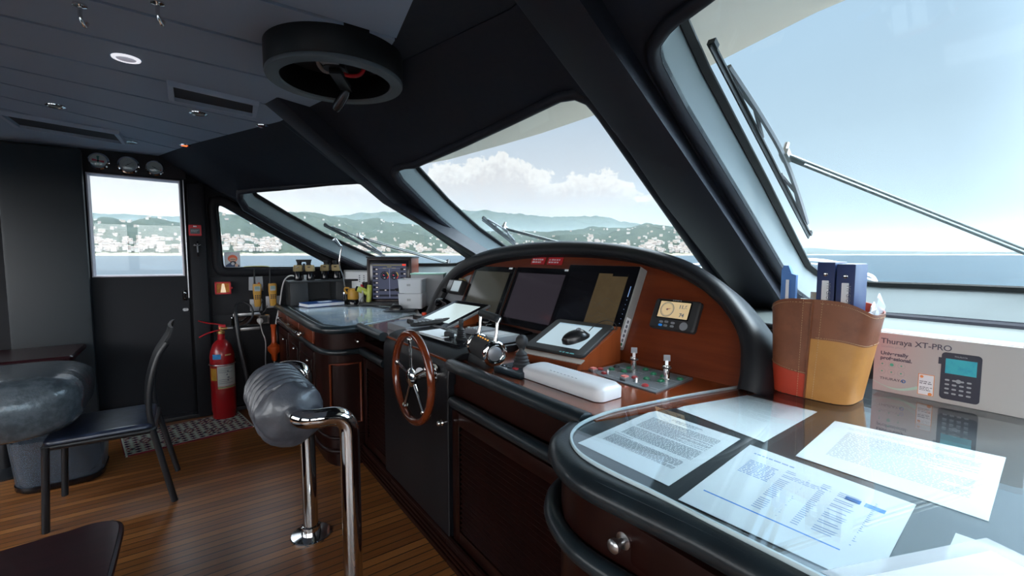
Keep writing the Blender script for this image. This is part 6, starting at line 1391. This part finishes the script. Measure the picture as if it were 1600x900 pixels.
for a, b, c__, d_ in ((fx0, fx1, fz0, fz0+.012), (fx0, fx1, fz1-.012, fz1), (fx0, fx0+.012, fz0, fz1), (fx1-.012, fx1, fz0, fz1)): g.box(a, b, 4.49, 4.543, c__, d_, .002)
g.obj('frame', 'redp', t); G().box(fx0+.005, fx1-.005, 4.535, 4.543, fz0+.005, fz1-.005).obj('amber_back', mat('amber foil', (.60, .26, .03), .25, .4, vary=(40, (.35, .12, .02), .8)), t, 0)
G().prism([(.218, 4.532, 1.030), (.258, 4.532, 1.030), (.246, 4.532, 1.105), (.230, 4.532, 1.105)], (0, .002, 0)).obj('white_key_card', mat('warm white card', (.85, .75, .60), .5, emit=(1, .8, .5), estr=.5), t, 0)
G().box(.190, .280, 4.525, 4.533, 1.108, 1.112).obj('hanging_bar', 'steel', t); g = G(); g.box(fx1, fx1+.014, 4.505, 4.52, 1.06, 1.075, .003); g.obj('latch', 'redp', t)
# picture card on the window sill: a head in an orange smoke hood
t = thing('smoke_hood_card', 'card with photo of a person wearing an orange smoke hood, leaning in the side window', 'card', (.315, 4.575, 1.24))
ox, oz, w_, h_ = .313, 1.245, .115, .128; Rt = radians(4)
def cardpt(u, v, d_=0): return V((ox-.055+u*w_, 4.560-.0+.0*v-d_, oz+v*h_))
G().prism([cardpt(0, 0), cardpt(1, 0), cardpt(1, 1), cardpt(0, 1)], (0, .003, 0)).obj('card', mat('pale grey card', (.62, .64, .68), .6), t, 0)
def cpoly(name, L, m, d_): return G().prism([cardpt(u, v, d_) for u, v in L], (0, -.0004, 0)).obj(name, m, t, 0)
ell = lambda cx, cy, rx, ry, a0=0, a1=360, n=20: [(cx+rx*cos(radians(a0+(a1-a0)*k/n)), cy+ry*sin(radians(a0+(a1-a0)*k/n))) for k in range(n if a1-a0 == 360 else n+1)]
cpoly('printed_shirt', [(.05, 0), (.95, 0), (.92, .12), (.70, .26), (.30, .26), (.08, .12)], mat('printed navy shirt', (.03, .06, .14), .6), .0004)
cpoly('printed_hood', ell(.52, .56, .31, .25), mat('printed orange hood', (.75, .14, .06), .5), .0010)
cpoly('printed_face', ell(.53, .50, .22, .13), mat('printed skin', (.62, .40, .30), .6), .0016)
cpoly('printed_face_shadow', [(.34, .52), (.48, .54), (.60, .54), (.74, .52), (.70, .47), (.38, .47)], mat('printed brow', (.30, .15, .10), .6), .0022)
cpoly('printed_mask', ell(.54, .27, .20, .13), mat('printed black mask', (.02, .02, .03), .4), .0028); cpoly('printed_filter', ell(.52, .22, .11, .10), mat('printed filter', (.55, .55, .58), .5), .0034)
cpoly('printed_hand', [(.64, .02), (.84, .02), (.86, .16), (.74, .24), (.66, .16)], mat('printed skin', (1, 1, 1)), .0036)
bars('lettering', [.04], .007, 'ink', cardpt(.05, .91, .0005), (1, 0, 0), (0, 0, 1), t)
o = G().tube(catmull([(.40, 4.585, 1.242), (.47, 4.58, 1.246), (.55, 4.58, 1.246), (.60, 4.585, 1.240)], 4), .011, 8, flat=.6).obj('rolled_chart', mat('straw yellow cloth', (.50, .46, .18), .7), smooth=60); tag(o, 'straw yellow rolled cloth lying on the sill of the side window', 'cloth')
# two handheld radios in wall chargers
def radio(x, label, clip):
    t = thing('handheld_radio', label, 'radio', (x, 4.53, .93), 'handheld radios on the wall'); y = 4.510
    G().loft([[V((x+px*w_*.5, y+py*.5*.036, z)) for px, py in rrect(2, 2, .5, 3)] for z, w_ in ((.895, .045), (.91, .052), (.97, .055), (1.02, .064), (1.085, .066), (1.095, .060))], cap=True).obj('case', 'yellow', t, 50)
    G().plate(rrect(.044, .042, .004), (x, y-.0185, 1.053), (1, 0, 0), (0, 0, 1), .002).obj('bezel', 'lightgrey', t, 0)
    G().plate(rrect(.036, .026, .002), (x, y-.0208, 1.060), (1, 0, 0), (0, 0, 1), .0006).obj('lcd', mat('green grey lcd', (.20, .30, .28), .3), t, 0)
    g = G()
    for i in range(3):
        for j in range(3): g.plate(rrect(.012, .009, .003, 2), (x-.016+.016*i, y-.0185, .965+.014*j), (1, 0, 0), (0, 0, 1), .003)
    g.obj('keypad', 'blackm', t); g = G(); g.tube([(x-.018, y, 1.09), (x-.018, y, 1.12), (x-.017, y, 1.225)], [.009, .007, .005], 8); g.obj('antenna', 'blackm', t, 60)
    g = G(); g.lathe([(.008, 0), (.008, .014)], (x+.015, y, 1.092), n=12); g.obj('channel_knob', 'orange' if clip else 'blackm', t); return t
radio(.487, 'left amber handheld radio with orange knob hanging on the wall', True); radio(.608, 'right amber handheld radio hanging on the wall', False)
t = thing('charger_plate', 'grey metal charger plate behind the two amber radios', 'plate', (.55, 4.54, .86))
g = G(); g.box(.43, .525, 4.532, 4.543, .855, .96, .002); g.box(.555, .672, 4.532, 4.543, .875, .98, .002); g.obj('plate', 'alu', t)
g = G(); g.prism([(.425, 4.536, 1.04), (.54, 4.536, 1.03), (.535, 4.536, 1.16), (.43, 4.536, 1.155)], (0, -.002, 0)); g.obj('plastic_pouch', 'clearbag', t, 0)
tag(G().tube(catmull([(.56, 4.51, .90), (.545, 4.51, .86), (.515, 4.52, .83), (.50, 4.52, .86), (.515, 4.51, .92), (.53, 4.52, .95)], 5), .004, 6).obj('charger_cable', 'black', smooth=60), 'black looped charger cable hanging below the amber radios', 'cable')
# chrome sockets with white plug
t = thing('wall_socket', 'chrome double wall socket with white cover strips beside the fire extinguisher hose', 'socket', (.42, 4.54, .70))
g = G(); g.plate(rrect(.30, .085, .012), (.435, 4.543, .775), (1, 0, 0), (0, 0, 1), .018, .006); g.obj('chrome_plate', 'chrome', t)
for a, b, z in ((.30, .51, .828), (.34, .50, .700)): G().box(a, b, 4.528, 4.543, z-.012, z+.014, .003).obj('white_strip', 'steel', t)
G().plate(rrect(.06, .055, .008), (.53, 4.526, .775), (1, 0, 0), (0, 0, 1), .006, .002).obj('outlet', 'black', t)
t = thing('power_plug', 'white plug with white cable hanging from the chrome wall socket', 'plug', (.50, 4.50, .72))
g = G(); g.lathe([(.020, 0), (.024, .006), (.022, .028), (.010, .034)], (.50, 4.524, .768), (0, -1, 0), 18); g.tube([(.50, 4.50, .768), (.50, 4.495, .735)], [.014, .007], 10); g.obj('body', 'white', t, 50)
G().tube(catmull([(.50, 4.495, .74), (.515, 4.50, .66), (.535, 4.50, .58), (.53, 4.51, .42), (.53, 4.52, .25), (.52, 4.53, .10), (.50, 4.53, .02)], 5), .0045, 8).obj('cable', 'cable', t, 60)
tag(G().tube(catmull([(.80, 4.35, 1.14), (.745, 4.40, 1.165), (.70, 4.44, 1.13), (.675, 4.46, 1.04), (.655, 4.48, .90), (.62, 4.50, .72), (.625, 4.50, .60), (.60, 4.50, .40), (.58, 4.50, .22), (.57, 4.52, .02)], 6), .006, 8).obj('white_cable', 'cable', smooth=60), 'white cable running down the wall left of the chart table shelf', 'cable')
t = thing('orange_torch', 'orange rescue torch clipped upright on the wall left of the chart table', 'torch', (.60, 4.49, .42))
g = G(); g.lathe([(.018, .40), (.024, .42), (.026, .46), (.055, .50), (.055, .53), (.030, .55), (.020, .57), (.020, .70), (.024, .71), (.024, .73)], (.60, 4.485, 0), n=20); g.obj('body', 'orange', t, 45)
g = G(); g.box(.585, .615, 4.505, 4.545, .60, .63, .003); g.obj('wall_clip', 'blackm', t)
# ================================================================== CEILING FITTINGS
def downlight(x, y, r, label, lens, rim='chrome', dz=H0):
    t = thing('ceiling_light', label, 'ceiling light', (x, y, dz), 'round ceiling lights')
    G().lathe([(r*.70, -.004), (r*.78, -.007), (r, -.004), (r*1.02, 0)], (x, y, dz), n=32, cap=False).obj('rim', rim, t, 50)
    G().lathe([(r*.72, -.004), (r*.6, -.002), (.001, -.002)], (x, y, dz), n=28, cap=False).obj('lens', lens, t, 50); return t
downlight(-.161, 2.375, .045, 'white ringed ceiling light near the top left, brightest of the ceiling lights', mat('pale lamp glass', (.45, .45, .50), .3, emit=(.5, .5, .6), estr=.35), mat('glowing white ring', (.9, .9, .92), .4, emit=(.9, .92, 1), estr=.8))
downlight(.084, 3.051, .042, 'chrome rimmed unlit ceiling light below the long vent', mat('dull lamp glass', (.35, .40, .40), .2))
downlight(.405, 3.12, .040, 'chrome rimmed ceiling light with dark red lens beside the raked pillar', mat('dark red lens', (.22, .02, .04), .15))
rl_ = downlight(.026, 3.982, .040, 'lit red ceiling light close to the door wall', mat('lit red lens', (.8, .1, .03), .3, emit=(1, .12, .03), estr=3.0))
downlight(-.277, 4.088, .038, 'small unlit ceiling light above the round gauges', mat('dull lamp glass', (1, 1, 1)))
downlight(-.52, 3.33, .040, 'unlit ceiling light at the far left edge of the ceiling', mat('dull lamp glass', (1, 1, 1)))
def vent(c4, label):
    P = [V((x, y, H0)) for x, y in c4]; ce = sum(P, V())/4; t = thing('ceiling_vent', label, 'vent', ce, 'ceiling vents')
    dn_ = V((0, 0, -.022)); I = [p.lerp(ce, .0)+(ce-p).normalized()*.030 for p in P]
    g = G(); g.loft([P, [p+dn_*1.0+(ce-p).normalized()*.006 for p in P], [p+dn_ for p in I], [p+V((0, 0, -.002)) for p in I]]); g.obj('frame', mat('pale blue grey vent frame', (.36, .44, .56), .5), t, 30)
    G().prism([p+V((0, 0, -.003)) for p in I], (0, 0, .002)).obj('grille', mat('dark fabric grille', (.025, .028, .038), .8), t, 0); return t
vent([(-.041, 2.555), (.331, 2.640), (.345, 2.885), (-.043, 2.815)], 'long rectangular ceiling vent between the ceiling lights and the round hatch trunk')
vent([(-.80, 3.60), (-.308, 3.774), (-.302, 4.10), (-.80, 3.93)], 'dark ceiling vent panel at the left, above the door')
# round hatch trunk
t = thing('hatch_trunk', 'large black round hatch trunk hanging from the ceiling with its crank handle inside', 'hatch', (.50, 1.86, H0))
hc = V((.500, 1.860, 0)); r1 = .250
g = G(); g.lathe([(r1, H0+.02), (r1, 2.030), (r1-.003, 2.026)], hc, n=64, cap=False); g.lathe([(r1-.050, 2.016), (r1-.046, 2.07), (r1-.042, 2.08), (r1-.042, H0+.11)], hc, n=64, cap=False); g.obj('drum', mat('black painted steel', (.004, .004, .005), .5, spec=.3), t, 50)
G().lathe([(r1-.003, 2.028), (r1-.001, 2.018), (r1-.004, 2.012), (r1-.046, 2.010), (r1-.051, 2.018)], hc, n=64, cap=False).obj('rim_ring', mat('grey rim ring', (.085, .105, .12), .45), t, 50)
G().lathe([(r1-.03, H0-.004), (.001, H0-.004)], hc, n=48, cap=False).obj('hatch_lid', 'blackm', t, 30)
g = G(); g.obox(hc+V((-.005, .02, 2.095)), (.065, .40, .035), Matrix.Rotation(radians(-25), 3, 'Z') @ Matrix.Rotation(radians(12), 3, 'X'), .004); g.obj('cross_bar', 'grey', t)
g = G(); g.cyl(hc+V((-.01, -.01, 2.14)), hc+V((-.01, -.01, 2.06)), .040, 24); g.obox(hc+V((.035, .065, 2.05)), (.045, .20, .022), Matrix.Rotation(radians(-28), 3, 'Z'), .004); g.obj('crank_arm', 'black', t)
g = G(); g.lathe([(.016, 0), (.021, .012), (.021, .085), (.014, .10)], hc+V((.08, .145, 2.045)), (-.35, .55, -.75), 14); g.sph(hc+V((.085, .135, 2.05)), .015, 10); g.obj('crank_handle', mat('worn black crank grip', (.05, .05, .055), .25, .6), t, 50)
G().tube(catmull([hc+V(q) for q in ((.01, .02, 2.18), (.0, .03, 2.09), (.04, .02, 2.06), (.09, .0, 2.065), (.105, -.01, 2.11), (.07, -.03, 2.18))], 6), .008, 8).obj('red_wire', 'redp', t, 60)
G().tube(catmull([hc+V(q) for q in ((-.05, .0, 2.18), (-.06, .03, 2.09), (-.02, .06, 2.07), (.0, .04, 2.10), (.01, .0, 2.18))], 6), .008, 8).obj('grey_wire', 'lightgrey', t, 60)
# chrome hooks at the top left
for x, y, lab in ((-.235, 1.955, 'left chrome hook hanging from the ceiling at the top edge'), (-.04, 1.80, 'right chrome hook hanging from the ceiling at the top edge')):
    g = G(); g.lathe([(.018, 0), (.018, -.006), (.006, -.010)], (x, y, H0), n=16); g.tube(catmull([(x, y, H0-.005), (x, y, H0-.04), (x+.008, y+.01, H0-.060), (x+.012, y+.022, H0-.045)], 5), .0055, 8)
    tag(g.obj('ceiling_hook', 'chrome', smooth=50), lab, 'hook', 'chrome ceiling hooks')
